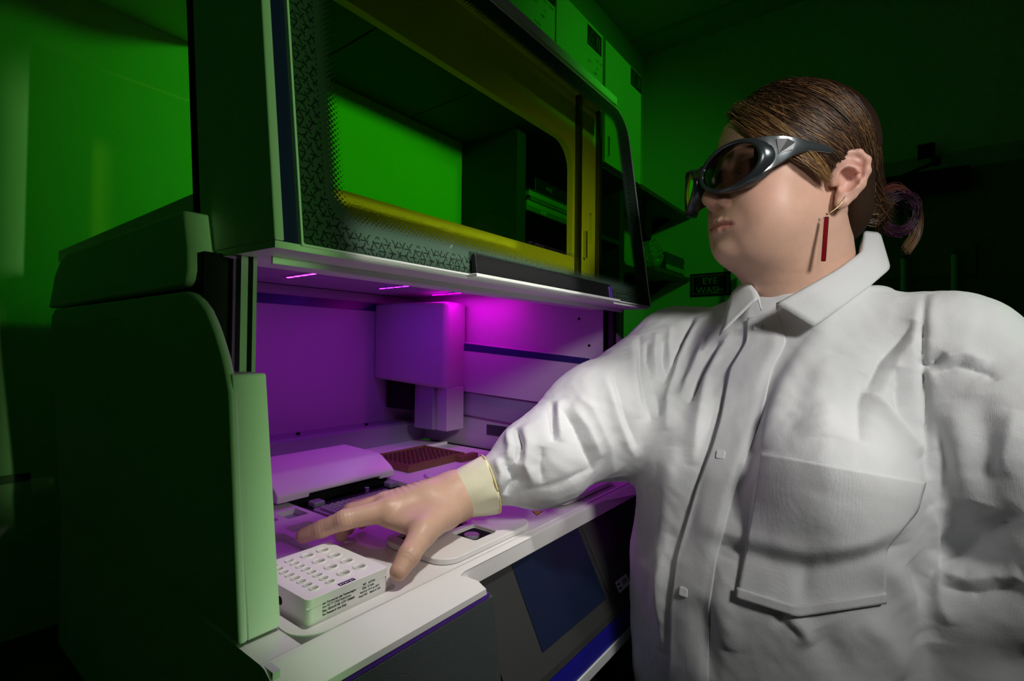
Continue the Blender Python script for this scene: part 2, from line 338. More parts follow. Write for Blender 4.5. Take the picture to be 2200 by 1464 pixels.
# warning triangle
wt = obj('warning_sticker', prism([(0.6336, 0.4435), (0.6449, 0.4298), (0.6211, 0.4254)], 'z', -0.2500, -0.2497), M['ink'], ins)
cxy = (0.6332, 0.4329)
obj('sticker_face', prism([(cxy[0] + (p[0] - cxy[0]) * 0.82, cxy[1] + (p[1] - cxy[1]) * 0.82) for p in ((0.6336, 0.4435), (0.6449, 0.4298), (0.6211, 0.4254))], 'z', -0.2497, -0.2495), M['yellow'], wt)
text('sticker_mark', '!', 0.008, (0.6305, 0.4320, -0.24945), (1, 0.2, 0), (-0.2, 1, 0), M['ink'], wt)
# base with the screen bay
obj('base_side', box(0.200, 0.206, 0.38, 1.02, -0.46, -0.2515), M['shell'], ins)
obj('base_side', box(0.968, 0.974, 0.38, 1.02, -0.46, -0.2515), M['shell'], ins)
obj('base_body', box(0.206, 0.968, 0.46, 1.02, -0.46, -0.275), M['mattblack'], ins)
obj('base_front_panel', prism([(0.3625, -0.2805), (0.4, -0.2805), (0.4, -0.46), (0.338, -0.46)], 'x', 0.201, 0.4455), M['charcoal'], ins, bevel=0.0015)
bay = [(0.3885, -0.2535), (0.3975, -0.262), (0.4005, -0.272), (0.3415, -0.3845), (0.336, -0.394), (0.334, -0.402), (0.40, -0.46), (0.45, -0.46), (0.45, -0.2535)]
obj('screen_bay', prism(bay, 'x', 0.446, 0.968), M['bezel'], ins)
d = Vector((0, -0.0590, -0.1125)).normalized(); nrm = Vector((0, -0.1125, 0.0590)).normalized()
def baypt(x, s, h): p = Vector((x, 0.4005, -0.272)) + d * s + nrm * h; return p
def bayslab(x0, x1, s0, s1, h0, h1, skew=0.0):
    bm = bmesh.new(); v = [bm.verts.new(baypt(x + (skew * s), s, h)) for x in (x0, x1) for s in (s0, s1) for h in (h0, h1)]
    for f in ((0, 1, 3, 2), (4, 6, 7, 5), (0, 4, 5, 1), (2, 3, 7, 6), (0, 2, 6, 4), (1, 5, 7, 3)): bm.faces.new([v[i] for i in f])
    return bm
obj('touchscreen', bayslab(0.521, 0.690, 0.006, 0.116, 0.0, 0.0012), M['screen'], ins, bevel=0.0004)
obj('bay_ridge', bayslab(0.7015, 0.7035, -0.004, 0.126, 0.0, 0.0022), M['bezel'], ins, bevel=0.0006)
obj('bay_step', bayslab(0.7035, 0.82, -0.004, 0.126, -0.001, 0.0016), M['bezel'], ins, bevel=0.0008)
obj('bay_step', bayslab(0.768, 0.86, -0.004, 0.085, 0.001, 0.0030), M['black'], ins, bevel=0.0008)
al = obj('asset_label', bayslab(0.728, 0.768, 0.106, 0.122, 0.0016, 0.0019), M['labelwhite'], ins)
M['labelgrey'] = mat('label_grey_code', (0.30, 0.30, 0.30), 0.6)
obj('label_code', bayslab(0.747, 0.763, 0.1095, 0.1165, 0.0019, 0.0020), M['labelgrey'], al)
for k in range(2): obj('label_print', bayslab(0.730, 0.740, 0.110 + k * 0.006, 0.1125 + k * 0.006, 0.0019, 0.0020), M['ink'], al)
obj('blue_stripe', prism([(0.3345, -0.4035), (0.34, -0.4035), (0.34, -0.4370), (0.3345, -0.4370)], 'x', 0.446, 0.968), M['bluestripe'], ins)
obj('base_trim', box(0.446, 0.972, 0.3325, 0.42, -0.4530, -0.4372), M['shell'], ins, bevel=0.001)
for x in (0.26, 0.92):
    for y in (0.45, 0.97): obj('foot', cyl((x, y), 0.02, -0.525, -0.46, 16), M['black'], ins)

# ------------------------------------------------------------------ raised door of the instrument
def gy(z): return 0.392 + 0.14 * (z - 0.083)
GX0, GX1, GZ0, GZ1 = 0.2265, 0.965, 0.084, 0.478
def slab_xz(poly, y0, y1, m, name, parent=ins, bev=0.0):   # outline in x,z laid on the leaning door plane
    bm = prism(poly, 'y', y0, y1)
    for v in bm.verts: v.co.y += gy(v.co.z)
    o = obj(name, bm, m, parent)
    if bev: addbevel(o, bev, 2)
    return o
M['print'] = None
def glass_mat():
    m = bpy.data.materials.new('amber_door_glass'); m.use_nodes = True; nt = m.node_tree; nt.nodes.clear()
    N = nt.nodes.new; Lk = nt.links.new
    out = N('ShaderNodeOutputMaterial'); tc = N('ShaderNodeTexCoord'); sp = N('ShaderNodeSeparateXYZ'); Lk(tc.outputs['Object'], sp.inputs[0])
    def mth(op, a, b=None, c=None):
        n = N('ShaderNodeMath'); n.operation = op
        for i, v in enumerate((a, b, c)):
            if v is None: continue
            if isinstance(v, (int, float)): n.inputs[i].default_value = v
            else: Lk(v, n.inputs[i])
        return n.outputs[0]
    X, Z = sp.outputs[0], sp.outputs[2]
    # signed distance to the clear window (rounded rectangle)
    x0, x1, z0, z1, r = 0.256, 0.915, 0.110, 0.452, 0.03
    qx = mth('SUBTRACT', mth('ABSOLUTE', mth('SUBTRACT', X, (x0 + x1) / 2)), (x1 - x0) / 2 - r)
    qz = mth('SUBTRACT', mth('ABSOLUTE', mth('SUBTRACT', Z, (z0 + z1) / 2)), (z1 - z0) / 2 - r)
    ax = mth('MAXIMUM', qx, 0.0); az = mth('MAXIMUM', qz, 0.0)
    sd = mth('SUBTRACT', mth('ADD', mth('SQRT', mth('ADD', mth('MULTIPLY', ax, ax), mth('MULTIPLY', az, az))), mth('MINIMUM', mth('MAXIMUM', qx, qz), 0.0)), r)
    # dot screen on a grid turned by 45 degrees
    cs = 0.0036
    u = mth('DIVIDE', mth('ADD', X, Z), cs * 1.41421); v = mth('DIVIDE', mth('SUBTRACT', X, Z), cs * 1.41421)
    fu = mth('SUBTRACT', mth('FRACT', u), 0.5); fv = mth('SUBTRACT', mth('FRACT', v), 0.5)
    rad = mth('SQRT', mth('ADD', mth('MULTIPLY', fu, fu), mth('MULTIPLY', fv, fv)))
    mr = N('ShaderNodeMapRange'); mr.inputs[1].default_value = -0.017; mr.inputs[2].default_value = 0.003; mr.inputs[3].default_value = 0.0; mr.inputs[4].default_value = 0.76
    Lk(sd, mr.inputs[0])
    mask = mth('LESS_THAN', rad, mr.outputs[0])
    # printed block pattern: hexagons split into three rhombi
    hs = 0.0075
    lines = None
    for k, ang in enumerate((90, 30, 150)):
        a = math.radians(ang)
        proj = mth('ADD', mth('MULTIPLY', X, math.cos(a) / hs), mth('MULTIPLY', Z, math.sin(a) / hs))
        b2 = math.radians(ang + 90)
        al2 = mth('ADD', mth('MULTIPLY', X, math.cos(b2) / hs), mth('MULTIPLY', Z, math.sin(b2) / hs))
        dd = mth('ABSOLUTE', mth('SUBTRACT', mth('FRACT', mth('ADD', proj, 0.5)), 0.5))
        on = mth('LESS_THAN', dd, 0.09)
        ph = mth('ADD', mth('MULTIPLY', mth('FLOOR', mth('ADD', proj, 0.5)), 0.5), mth('MULTIPLY', al2, 0.5774 * 1.0))
        seg = mth('LESS_THAN', mth('FRACT', ph), 0.6667)
        l = mth('MULTIPLY', on, seg)
        lines = l if lines is None else mth('MAXIMUM', lines, l)
    inb = mth('GREATER_THAN', sd, 0.006); lines = mth('MULTIPLY', lines, inb)
    pc = N('ShaderNodeMix'); pc.data_type = 'RGBA'; pc.inputs[6].default_value = (0.045, 0.075, 0.055, 1); pc.inputs[7].default_value = (0.012, 0.018, 0.014, 1); Lk(lines, pc.inputs[0])
    pr = N('ShaderNodeBsdfDiffuse'); Lk(pc.outputs[2], pr.inputs[0])
    tr = N('ShaderNodeBsdfTransparent'); tr.inputs[0].default_value = (0.80, 0.86, 0.10, 1)
    m1 = N('ShaderNodeMixShader'); Lk(mask, m1.inputs[0]); Lk(tr.outputs[0], m1.inputs[1]); Lk(pr.outputs[0], m1.inputs[2])
    gl = N('ShaderNodeBsdfGlossy'); gl.inputs['Roughness'].default_value = 0.03
    fr = N('ShaderNodeFresnel'); fr.inputs[0].default_value = 1.45
    m2 = N('ShaderNodeMixShader'); Lk(mth('MULTIPLY', fr.outputs[0], 0.8), m2.inputs[0]); Lk(m1.outputs[0], m2.inputs[1]); Lk(gl.outputs[0], m2.inputs[2])
    Lk(m2.outputs[0], out.inputs[0]); return m
M['glass'] = glass_mat()
GP = rrect(GX0, GX1, GZ0, GZ1, 0.05, 10, rs=(0.052, 0.052, 0.002, 0.002))
gl = slab_xz(GP, 0.0, 0.0006, M['glass'], 'door_glass')
# only the front face carries the print; a thin pane, so one sheet is enough
bm = bmesh.new(); bm.from_mesh(gl.data)
bmesh.ops.delete(bm, geom=[f for f in bm.faces if f.normal.y > -0.5], context='FACES_ONLY'); bm.to_mesh(gl.data); bm.free()
def ring(inset, wd, y0, y1, m, name, rt=0.052):
    a, b = GX0 + inset, GX1 - inset; c, d_ = GZ0 + inset, GZ1 - inset
    outer = rrect(a, b, c, d_, 0.05, 10, rs=(rt - inset, rt - inset, 0.002, 0.002)); inner = rrect(a + wd, b - wd, c + wd, d_ - wd, 0.05, 10, rs=(rt - inset - wd, rt - inset - wd, 0.002, 0.002))
    bm = bmesh.new(); n = len(outer)
    V = [[bm.verts.new((p[0], gy(p[1]) + y, p[1])) for p in pl] for pl in (outer, inner) for y in (y0, y1)]
    oa, ob, ia, ib = V
    for i in range(n):
        j = (i + 1) % n
        for q in ((oa, ob), (ob, ib), (ib, ia), (ia, oa)): bm.faces.new((q[0][i], q[1][i], q[1][j], q[0][j]))
    return obj(name, bm, m, ins)
ring(-0.0022, 0.0020, -0.001, 0.006, M['shell'], 'door_rim', 0.052)
ring(0.0, 0.014, 0.0012, 0.010, M['navy'], 'door_gasket')
# left cheek of the door
sp = [(0.392, 0.0835), (0.546, 0.0865), (0.600, 0.52), (gy(0.505), 0.505)]
o = obj('door_cheek', prism(sp, 'x', 0.2025, 0.2105), M['shell'], ins); addbevel(o, 0.0015, 2)
o = obj('door_seal', prism([(0.396, 0.082), (0.41, 0.082), (gy(0.5) + 0.018, 0.50), (gy(0.5) + 0.004, 0.50)], 'x', 0.2105, 0.2245), M['navy'], ins)
obj('door_cheek_back', prism([(0.53, 0.0865), (0.546, 0.0865), (0.60, 0.52), (0.584, 0.52)], 'x', 0.2025, 0.24), M['mattblack'], ins)
o = obj('door_top', prism([(gy(0.5) , 0.490), (0.600, 0.49), (0.600, 0.52), (gy(0.5), 0.505)], 'x', 0.2105, 0.93), M['shell'], ins)
# rear frame of the door with a rounded opening
fr_o = prism(rrect(0.226, 0.955, 0.088, 0.495, 0.004, 3), 'y', 0.498, 0.510)
rear = obj('door_rear_frame', fr_o, M['shell'], ins)
cut(rear, [prism(rrect(0.25, 0.838, 0.175, 0.392, 0.045, 8, rs=(0.05, 0.02, 0.004, 0.004)), 'y', 0.48, 0.53),
           prism(rrect(0.905, 0.918, 0.21, 0.275, 0.005, 3), 'y', 0.48, 0.53)])
obj('door_latch_rib', box(0.880, 0.884, 0.490, 0.498, 0.178, 0.232), M['steel'], ins)
for x in (0.852, 0.935): obj('door_guide', box(x - 0.005, x + 0.005, 0.488, 0.498, 0.10, 0.49), M['darksteel'], ins)
# underside, lip, handle
obj('door_underside', prism([(0.394, 0.0775), (0.394, 0.0832), (0.52, 0.0865), (0.52, 0.0800)], 'x', 0.2035, 0.955), M['shell'], ins)
obj('door_lip', box(0.2255, 0.94, 0.4400, 0.4425, 0.0720, 0.0785), M['shell'], ins)
hp = [(GZ0 - 0.004, -0.010), (GZ0 - 0.004, -0.002), (0.104, -0.002), (0.1065, -0.004), (0.1075, -0.007), (0.106, -0.010)]
hd = obj('door_handle', prism([(gy(z) + y, z) for z, y in hp], 'x', 0.4325, 0.775), M['black'], ins); addbevel(hd, 0.0015, 2)
obj('handle_grip', prism([(gy(0.084) - 0.014, 0.0795), (gy(0.084) - 0.014, 0.0835), (gy(0.084), 0.0835), (gy(0.084), 0.0795)], 'x', 0.428, 0.80), M['shell'], ins, bevel=0.001)
obj('handle_end', prism([(gy(z) + y - 0.0015, z) for z, y in ((0.081, -0.010), (0.081, -0.002), (0.103, -0.002), (0.103, -0.010))], 'x', 0.766, 0.777), M['purpleedge'], ins, bevel=0.001)
text('door_print', 'LIFT UPWARD TO RELEASE FROM LATCH', 0.0068, (0.556, gy(0.1405) - 0.0006, 0.1405), (1, 0, 0), (0, 0.14, 1), M['ink'], ins)

# ------------------------------------------------------------------ things on the deck
# reagent cartridge
ct = root('reagent_cartridge', (0.294, 0.468, -0.2575), 'white reagent cartridge with rows of round wells between thumb and green post', 'cartridge')
X0, X1, Y0, Y1, ZT = 0.2490, 0.3385, 0.4155, 0.5215, -0.2270
bodyc = obj('cartridge_body', prism(rrect(X0, X1, Y0, Y1, 0.005, 4), 'z', -0.2575, ZT), M['cart'], ct)
wells = []
def col(a, b, n, r):
    for i in range(n):
        t_ = i / (n - 1); wells.append((a[0] + (b[0] - a[0]) * t_, a[1] + (b[1] - a[1]) * t_, r))
col((0.2655, 0.4320), (0.2655, 0.5060), 8, 0.0047); col((0.2825, 0.4320), (0.2825, 0.5060), 8, 0.0047)
col((0.3015, 0.4380), (0.3015, 0.5040), 4, 0.0068); col((0.3200, 0.4380), (0.3200, 0.5040), 4, 0.0068)
bm = bmesh.new()
for (x, y, r) in wells: cyl((x, y), r * 0.80, -0.2405, -0.21, 18, bm)
cut(bodyc, [bm]); addbevel(bodyc, 0.0016, 3)
for (x, y, r) in wells:
    bm = bmesh.new(); n = 24; R3 = [(r, ZT - 0.0005), (r, ZT + 0.0009), (r * 0.93, ZT + 0.0014), (r * 0.82, ZT + 0.0009), (r * 0.80, ZT - 0.003)]
    rings = [[bm.verts.new((x + q * math.cos(2 * math.pi * i / n), y + q * math.sin(2 * math.pi * i / n), z)) for i in range(n)] for q, z in R3]
    for a, b in zip(rings[:-1], rings[1:]):
        for i in range(n): bm.faces.new((a[i], a[(i + 1) % n], b[(i + 1) % n], b[i]))
    obj('well', bm, M['cart'], ct, smooth=True)
obj('seam', box(X0 - 0.0002, X1 + 0.0002, Y0 - 0.0002, Y0 + 0.002, -0.2352, -0.2348), M['labelwhite'], ct)
dp = obj('printed_block', box(0.2835, 0.3010, 0.4170, 0.4225, ZT, ZT + 0.00015), M['sealdark'], ct)
for k in range(6): obj('print_mark', box(0.2848 + k * 0.0027, 0.2862 + k * 0.0027, 0.4185 + 0.0010 * (k % 2), 0.4205, ZT + 0.00015, ZT + 0.0002), M['labelwhite'], dp)
obj('side_port', prism([(0.462 + 0.004 * math.cos(i * math.pi / 6), -0.241 + 0.004 * math.sin(i * math.pi / 6)) for i in range(12)], 'x', X0 - 0.0003, X0 + 0.001), M['mattblack'], ct)
for i, (s, x, sz, bd) in enumerate((('Ion Torrent by Life Technologies', 0.2640, 0.00265, 0.00006), ('Ion S5\u2122 Chef Solutions', 0.2640, 0.0031, 0.0), ('Exp.: 2016-07-28  LOT 1928681', 0.2640, 0.00265, 0.00006), ('For Research Use Only', 0.2640, 0.00265, 0.00006))):
    text('label_print', s, sz, (x, Y0 - 0.0002, -0.2362 - i * 0.0034), (1, 0, 0), (0, 0, 1), M['ink'], ct, bold=bd)
for i, (s, x, sz) in enumerate((('REF   A27754', 0.3075, 0.0026), ('Qty: 2 rxns', 0.3068, 0.0030), ('Store at 15\u00b0C to 30\u00b0C', 0.3045, 0.0025), ('Read SDS    Made in USA', 0.3030, 0.0025))):
    text('label_print', s, sz, (x, Y0 - 0.0002, -0.2350 - i * 0.0034), (1, 0, 0), (0, 0, 1), M['ink'], ct, bold=0.00004)
# 96-well plate on the thermal block
M['pcr'] = mat('plate_violet_grey', (0.42, 0.40, 0.46), 0.35); M['wellhole'] = mat('well_hollow', (0.05, 0.05, 0.07), 0.4)
wp = root('well_plate', (0.503, 0.661, -0.2515), 'grey 96 well plate seated on the thermal block under the hand', 'well plate')
pb = obj('plate_body', prism(rrect(0.4395, 0.5665, 0.6175, 0.7035, 0.003, 3), 'z', -0.2515, -0.2475), M['pcr'], wp, bevel=0.0008)
bm = cyl((0, 0), 0.0034, 0, 0.0012, 12); src = None
for i in range(12):
    for j in range(8):
        x, y = 0.4485 + i * 0.0100, 0.6245 + j * 0.0103
        if src is None:
            bmr = bmesh.new(); n = 12; rr = [[bmr.verts.new((q * math.cos(2 * math.pi * k / n), q * math.sin(2 * math.pi * k / n), z)) for k in range(n)] for q, z in ((0.0042, 0), (0.0042, 0.0012), (0.0033, 0.0012), (0.0030, 0.0002))]
            for a, b in zip(rr[:-1], rr[1:]):
                for k in range(n): bmr.faces.new((a[k], a[(k + 1) % n], b[(k + 1) % n], b[k]))
            f = bmr.faces.new(rr[-1]); f.material_index = 1
            src = obj('plate_well', bmr, [M['pcr'], M['wellhole']], wp); src.location = (x, y, -0.2475)
        else:
            o = bpy.data.objects.new('plate_well', src.data); link(o, wp); o.location = (x, y, -0.2475)
bm.free()
# brown tip rack
tr = root('tip_rack', (0.745, 0.82, -0.2500), 'brown pipette tip rack on the deck beneath the pipetting head', 'tip rack')
obj('rack_base', prism(rrect(0.668, 0.828, 0.762, 0.892, 0.003, 2), 'z', -0.2496, -0.2385), M['brown'], tr, bevel=0.001)
for (a, b, c, d_) in ((0.668, 0.828, 0.762, 0.766), (0.668, 0.828, 0.888, 0.892), (0.668, 0.672, 0.766, 0.888), (0.824, 0.828, 0.766, 0.888)): obj('rack_rim', box(a, b, c, d_, -0.2385, -0.2345), M['brown'], tr)
obj('rack_tab', box(0.80, 0.855, 0.745, 0.762, -0.2496, -0.2370), M['brown'], tr, bevel=0.001)
M['tiphole'] = mat('tip_hole', (0.05, 0.018, 0.012), 0.5); src = None
for i in range(12):
    for j in range(8):
        x, y = 0.682 + i * 0.0120, 0.775 + j * 0.0148
        if src is None: src = obj('tip', cyl((0, 0), 0.0034, 0, 0.0022, 8), M['tiphole'], tr); src.location = (x, y, -0.2385)
        else: o = bpy.data.objects.new('tip', src.data); link(o, tr); o.location = (x, y, -0.2385)

# ------------------------------------------------------------------ wall cabinets above the bench
M['undershade'] = mat('underside_shade', (0.05, 0.055, 0.05), 0.8); M['cabedge'] = mat('cabinet_edge', (0.35, 0.36, 0.34), 0.6); M['signwhite'] = mat('sign_pale', (0.30, 0.32, 0.30), 0.6)
def cabinet(x0, x1, label, sign=None, notes=None, zb=0.742):
    c = root('wall_cabinet', ((x0 + x1) / 2, 1.25, zb), label, 'cabinet', 'wall cabinets above the instrument')
    obj('carcass', box(x0, x1, 0.948, 1.249, zb, 1.238), M['cabinet'], c)
    dr = obj('door', box(x0 + 0.002, x1 - 0.002, 0.930, 0.9475, zb + 0.002, 1.236), M['cabinet'], c, bevel=0.001)
    obj('door_pull', box(x0 + 0.02, x0 + 0.03, 0.9235, 0.930, zb + 0.03, zb + 0.11), M['chrome'], dr)
    if zb > 0.7: obj('underside', box(x0 + 0.001, x1 - 0.001, 0.952, 1.248, zb - 0.010, zb - 0.0005), M['undershade'], c)  # near-black board: the shade under the cabinet is put into its colour
    if sign:
        a, z1 = sign; g = obj('hazard_label', box(a, a + 0.112, 0.9290, 0.930, z1 - 0.075, z1), M['ink'], dr)
    if sign:
        tri = [(a + 0.008, z1 - 0.066), (a + 0.062, z1 - 0.066), (a + 0.035, z1 - 0.010)]
        obj('label_triangle', tube([(p[0], 0.9286, p[1]) for p in tri + tri[:1]], 0.0013, 4, cap=False), M['signwhite'], c)
        for k in range(2): obj('label_bar', box(a + 0.075 + k * 0.018, a + 0.079 + k * 0.018, 0.9285, 0.929, z1 - 0.062, z1 - 0.012), M['signwhite'], c)
        text('label_mark', '!', 0.030, (a + 0.031, 0.9284, z1 - 0.058), (1, 0, 0), (0, 0, 1), M['signwhite'], c)
    if notes:
        r = random.Random(5)
        for k in range(9):
            xx = notes[0] + r.random() * 0.11; zz = notes[1] - 0.03 * (k // 2) - r.random() * 0.01
            obj('pen_mark', box(xx, xx + 0.008 + r.random() * 0.02, 0.9292, 0.930, zz, zz + 0.006), M['cabedge'], dr)
    return c
cabinet(-0.20, 0.47, 'wide pale wall cabinet whose underside shows above the side of the instrument', zb=0.668)
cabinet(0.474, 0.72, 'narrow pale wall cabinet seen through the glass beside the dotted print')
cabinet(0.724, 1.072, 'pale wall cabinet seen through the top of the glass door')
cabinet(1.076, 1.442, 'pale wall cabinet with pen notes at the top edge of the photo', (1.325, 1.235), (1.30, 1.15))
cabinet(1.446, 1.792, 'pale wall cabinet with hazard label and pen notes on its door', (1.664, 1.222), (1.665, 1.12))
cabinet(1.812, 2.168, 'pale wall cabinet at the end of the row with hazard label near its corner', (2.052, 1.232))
# ------------------------------------------------------------------ open rack seen through the door glass
M['rackdark'] = mat('dark_rack_board', (0.02, 0.022, 0.02), 0.7)
rk = root('open_rack', (1.70, 1.15, -0.525), 'dark open shelf rack against the wall seen through the door glass', 'rack')
for x in (1.325, 2.10): obj('rack_side', box(x, x + 0.05, 1.0, 1.245, -0.525, 0.735), M['rackdark'], rk)
obj('rack_back', box(1.375, 2.10, 1.235, 1.245, -0.525, 0.735), M['rackdark'], rk)
for z in (-0.1, 0.19, 0.4835): obj('rack_shelf', box(1.375, 2.10, 1.0, 1.235, z - 0.02, z + 0.0), M['rackdark'], rk)
M['strip'] = mat('shelf_strip', (0.16, 0.18, 0.16), 0.6)
st = obj('shelf_strip', box(1.376, 1.78, 0.997, 1.0, 0.466, 0.4835), M['strip'], rk)
text('strip_print', 'FIVE', 0.020, (1.462, 0.9965, 0.468), (1, 0, 0), (0, 0, 1), M['labelwhite'], rk)
M['folder'] = mat('grey_folder', (0.10, 0.11, 0.10), 0.6); M['pale'] = mat('pale_paper', (0.35, 0.37, 0.34), 0.6)
z = 0.4835
for i, (x0, x1, h, lb, mm) in enumerate(((1.40, 1.74, 0.030, 'dark ring binder lying lowest in the stack on the rack', 'folder'), (1.42, 1.73, 0.010, 'pale folder lying in the middle of the stack on the rack', 'pale'), (1.41, 1.75, 0.026, 'dark binder lying upper in the stack on the rack', 'folder'))):
    b = root('binder', ((x0 + x1) / 2, 1.1, z), lb, 'binder', 'binders on the rack')
    obj('cover', box(x0, x1, 1.01, 1.21, z + 0.0005, z + 0.0025), M[mm], b); obj('cover', box(x0, x1, 1.01, 1.21, z + h - 0.0025, z + h - 0.0005), M[mm], b)
    obj('pages', box(x0 + 0.004, x1 - 0.004, 1.014, 1.205, z + 0.0025, z + h - 0.0025), M['pale'], b); z += h
bx = root('carton', (1.58, 1.1, z), 'black carton marked FIVE on top of the binder stack', 'carton')
obj('carton_body', box(1.46, 1.72, 1.02, 1.20, z, z + 0.055), M['black'], bx, bevel=0.002); text('carton_print', 'FIVE', 0.022, (1.53, 1.0195, z + 0.022), (1, 0, 0), (0, 0, 1), M['signwhite'], bx)
bk = root('leaning_sheet', (1.40, 1.1, 0.4835), 'pale sheet of paper standing curled at the end of the rack', 'paper')
pg = obj('paper_sheet', prism([(1.382, 0.484), (1.384, 0.56), (1.396, 0.598), (1.414, 0.604), (1.415, 0.603), (1.397, 0.597), (1.3855, 0.56), (1.3835, 0.484)], 'y', 1.03, 1.20), M['pale'], bk)

# ------------------------------------------------------------------ shelves beyond the cabinets
for lb, z, x0 in (('brown wooden wall shelf, the upper one of two beyond the cabinets', 0.775, 2.24), ('brown wooden wall shelf, the lower one, with the blue box on it', 0.412, 2.42)):
    s_ = root('wall_shelf', (2.6, 1.25, z), lb, 'shelf', 'brown wall shelves'); obj('shelf_board', box(x0, 2.945, 0.96, 1.249, z - 0.022, z), M['wood'], s_, bevel=0.002)
    for x in (x0 + 0.08, 2.85): obj('bracket', prism([(1.249, z - 0.022), (1.249, z - 0.16), (1.235, z - 0.16), (1.05, z - 0.030), (1.05, z - 0.022)], 'x', x, x + 0.012), M['mattblack'], s_)
b = root('blue_box', (2.76, 1.08, 0.412), 'dark blue carton with a pale band standing on the lower brown shelf', 'box')
obj('box_body', box(2.64, 2.92, 0.985, 1.16, 0.4125, 0.520), M['boxblue'], b, bevel=0.002); obj('box_band', box(2.639, 2.921, 0.984, 0.986, 0.430, 0.455), M['pale'], b)
obj('box_flap', prism([(2.92, 0.521), (2.945, 0.50), (2.946, 0.502), (2.92, 0.5235)], 'y', 0.99, 1.15), M['boxblue'], b)
bg = root('plastic_bag', (2.55, 1.02, 0.412), 'crumpled clear plastic bag on the lower shelf beside the blue box', 'bag')
Bf_v = []; bm = bmesh.new(); bmesh.ops.create_icosphere(bm, subdivisions=4, radius=1.0); rb = random.Random(2)
for v in bm.verts:
    p = v.co; k = 1 + 0.12 * math.sin(9 * p.x + 4 * p.z) * math.sin(7 * p.y + 5 * p.x) + 0.08 * math.sin(17 * p.z + 9 * p.y)
    v.co = Vector((2.56 + 0.070 * p.x * k * (1 - 0.35 * p.z), 1.04 + 0.06 * p.y * k, 0.4135 + 0.085 * (1 + p.z * (1 + 0.2 * (k - 1)))))
obj('bag_film', bm, M['bag'], bg, smooth=False)
pn = root('black_pouch', (2.47, 1.0, 0.60), 'black pouch hanging under the upper brown shelf', 'pouch')
obj('pouch_body', prism([(2.40, 0.56), (2.42, 0.545), (2.47, 0.55), (2.49, 0.66), (2.485, 0.735), (2.41, 0.735)], 'y', 1.0, 1.06), M['mattblack'], pn, bevel=0.006); obj('pouch_strap', box(2.44, 2.455, 1.02, 1.035, 0.735, 0.753), M['mattblack'], pn)
# ------------------------------------------------------------------ far wall
sg = root('eye_wash_sign', (2.95, 0.85, 0.37), 'black wall sign reading EYE WASH beside the shoulder', 'sign')
obj('sign_plate', box(2.944, 2.9495, 0.735, 0.955, 0.300, 0.432), M['black'], sg, bevel=0.002)
for (a, b_, c, d_) in ((0.748, 0.942, 0.416, 0.4185), (0.748, 0.942, 0.313, 0.3155), (0.748, 0.7505, 0.3155, 0.416), (0.9395, 0.942, 0.3155, 0.416)): obj('sign_border', box(2.9432, 2.944, a, b_, c, d_), M['signwhite'], sg)
text('sign_print', 'EYE\nWASH', 0.052, (2.9430, 0.846, 0.369), (0, -1, 0), (0, 0, 1), M['pale'], sg, align='CENTER')
tb = root('eye_wash_pipe', (2.88, 0.665, 0.2), 'pale upright pipe on the far wall next to the eye wash sign', 'pipe')
obj('pipe', tube([(2.86, 0.683, 0.18), (2.86, 0.668, 0.46), (2.87, 0.662, 0.50), (2.90, 0.660, 0.515), (2.95, 0.660, 0.515)], 0.011, 12), M['labelwhite'], tb, smooth=True); obj('pipe_flange', prism([(0.66 + 0.03 * math.cos(i * 0.5236), 0.515 + 0.03 * math.sin(i * 0.5236)) for i in range(12)], 'x', 2.943, 2.9495), M['chrome'], tb)
obj('valve', box(2.85, 2.872, 0.612, 0.632, 0.30, 0.44), M['black'], tb, bevel=0.002); obj('valve_link', tube([(2.861, 0.622, 0.35), (2.861, 0.676, 0.37)], 0.005, 8), M['black'], tb)
d1 = struct('door_1', box(2.925, 2.949, -0.98, 0.16, ZF, 0.80), M['olive'])
for (a, b_, c, d_) in ((0.16, 0.24, ZF, 0.88), (-1.06, -0.98, ZF, 0.88), (-0.98, 0.16, 0.80, 0.88)): obj('door_casing', box(2.93, 2.9495, a, b_, c, d_), M['cabedge'], d1)
dc = root('door_closer', (2.92, -0.08, 0.78), 'dark boxed door closer with folded arm above the brown door', 'door closer')
obj('closer_box', box(2.86, 2.9245, -0.24, 0.075, 0.70, 0.795), M['black'], dc, bevel=0.004)
obj('closer_arm', tube([(2.89, -0.02, 0.797), (2.80, -0.13, 0.81)], 0.008, 8), M['mattblack'], dc); obj('closer_arm', tube([(2.80, -0.13, 0.81), (2.925, -0.10, 0.90)], 0.008, 8), M['mattblack'], dc); obj('closer_foot', box(2.905, 2.9295, -0.13, -0.07, 0.87, 0.93), M['mattblack'], dc); obj('closer_knob', cyl((2.80, -0.13), 0.014, 0.795, 0.825, 10), M['mattblack'], dc)
hk = root('hook_rail', (2.92, -0.11, 0.40), 'tan coat hook rail mounted on the brown door', 'hook rail')
obj('rail_board', box(2.912, 2.9245, -0.265, 0.10, 0.330, 0.465), M['olive'], hk, bevel=0.002)
for y in (-0.018, -0.190): obj('hook', tube([(2.912, y, 0.44), (2.885, y, 0.438), (2.872, y, 0.425), (2.880, y, 0.410)], 0.006, 8), M['chrome'], hk)
for y, L_ , lb in ((-0.018, 0.30, 'pale strap hanging from the hook nearer the collar'), (-0.190, 0.36, 'pale strap hanging from the outer hook above the shoulder')):
    s_ = root('hanging_strap', (2.88, y, 0.41), lb, 'strap', 'straps on the hook rail'); obj('strap_band', tube([(2.880, y, 0.4165), (2.878, y - 0.002, 0.36), (2.880, y, 0.41 - L_)], 0.011, 8), M['greenpipe'], s_, smooth=True)
    obj('strap_end', box(2.868, 2.892, y - 0.016, y + 0.016, 0.41 - L_ - 0.03, 0.41 - L_), M['mattblack'], s_)

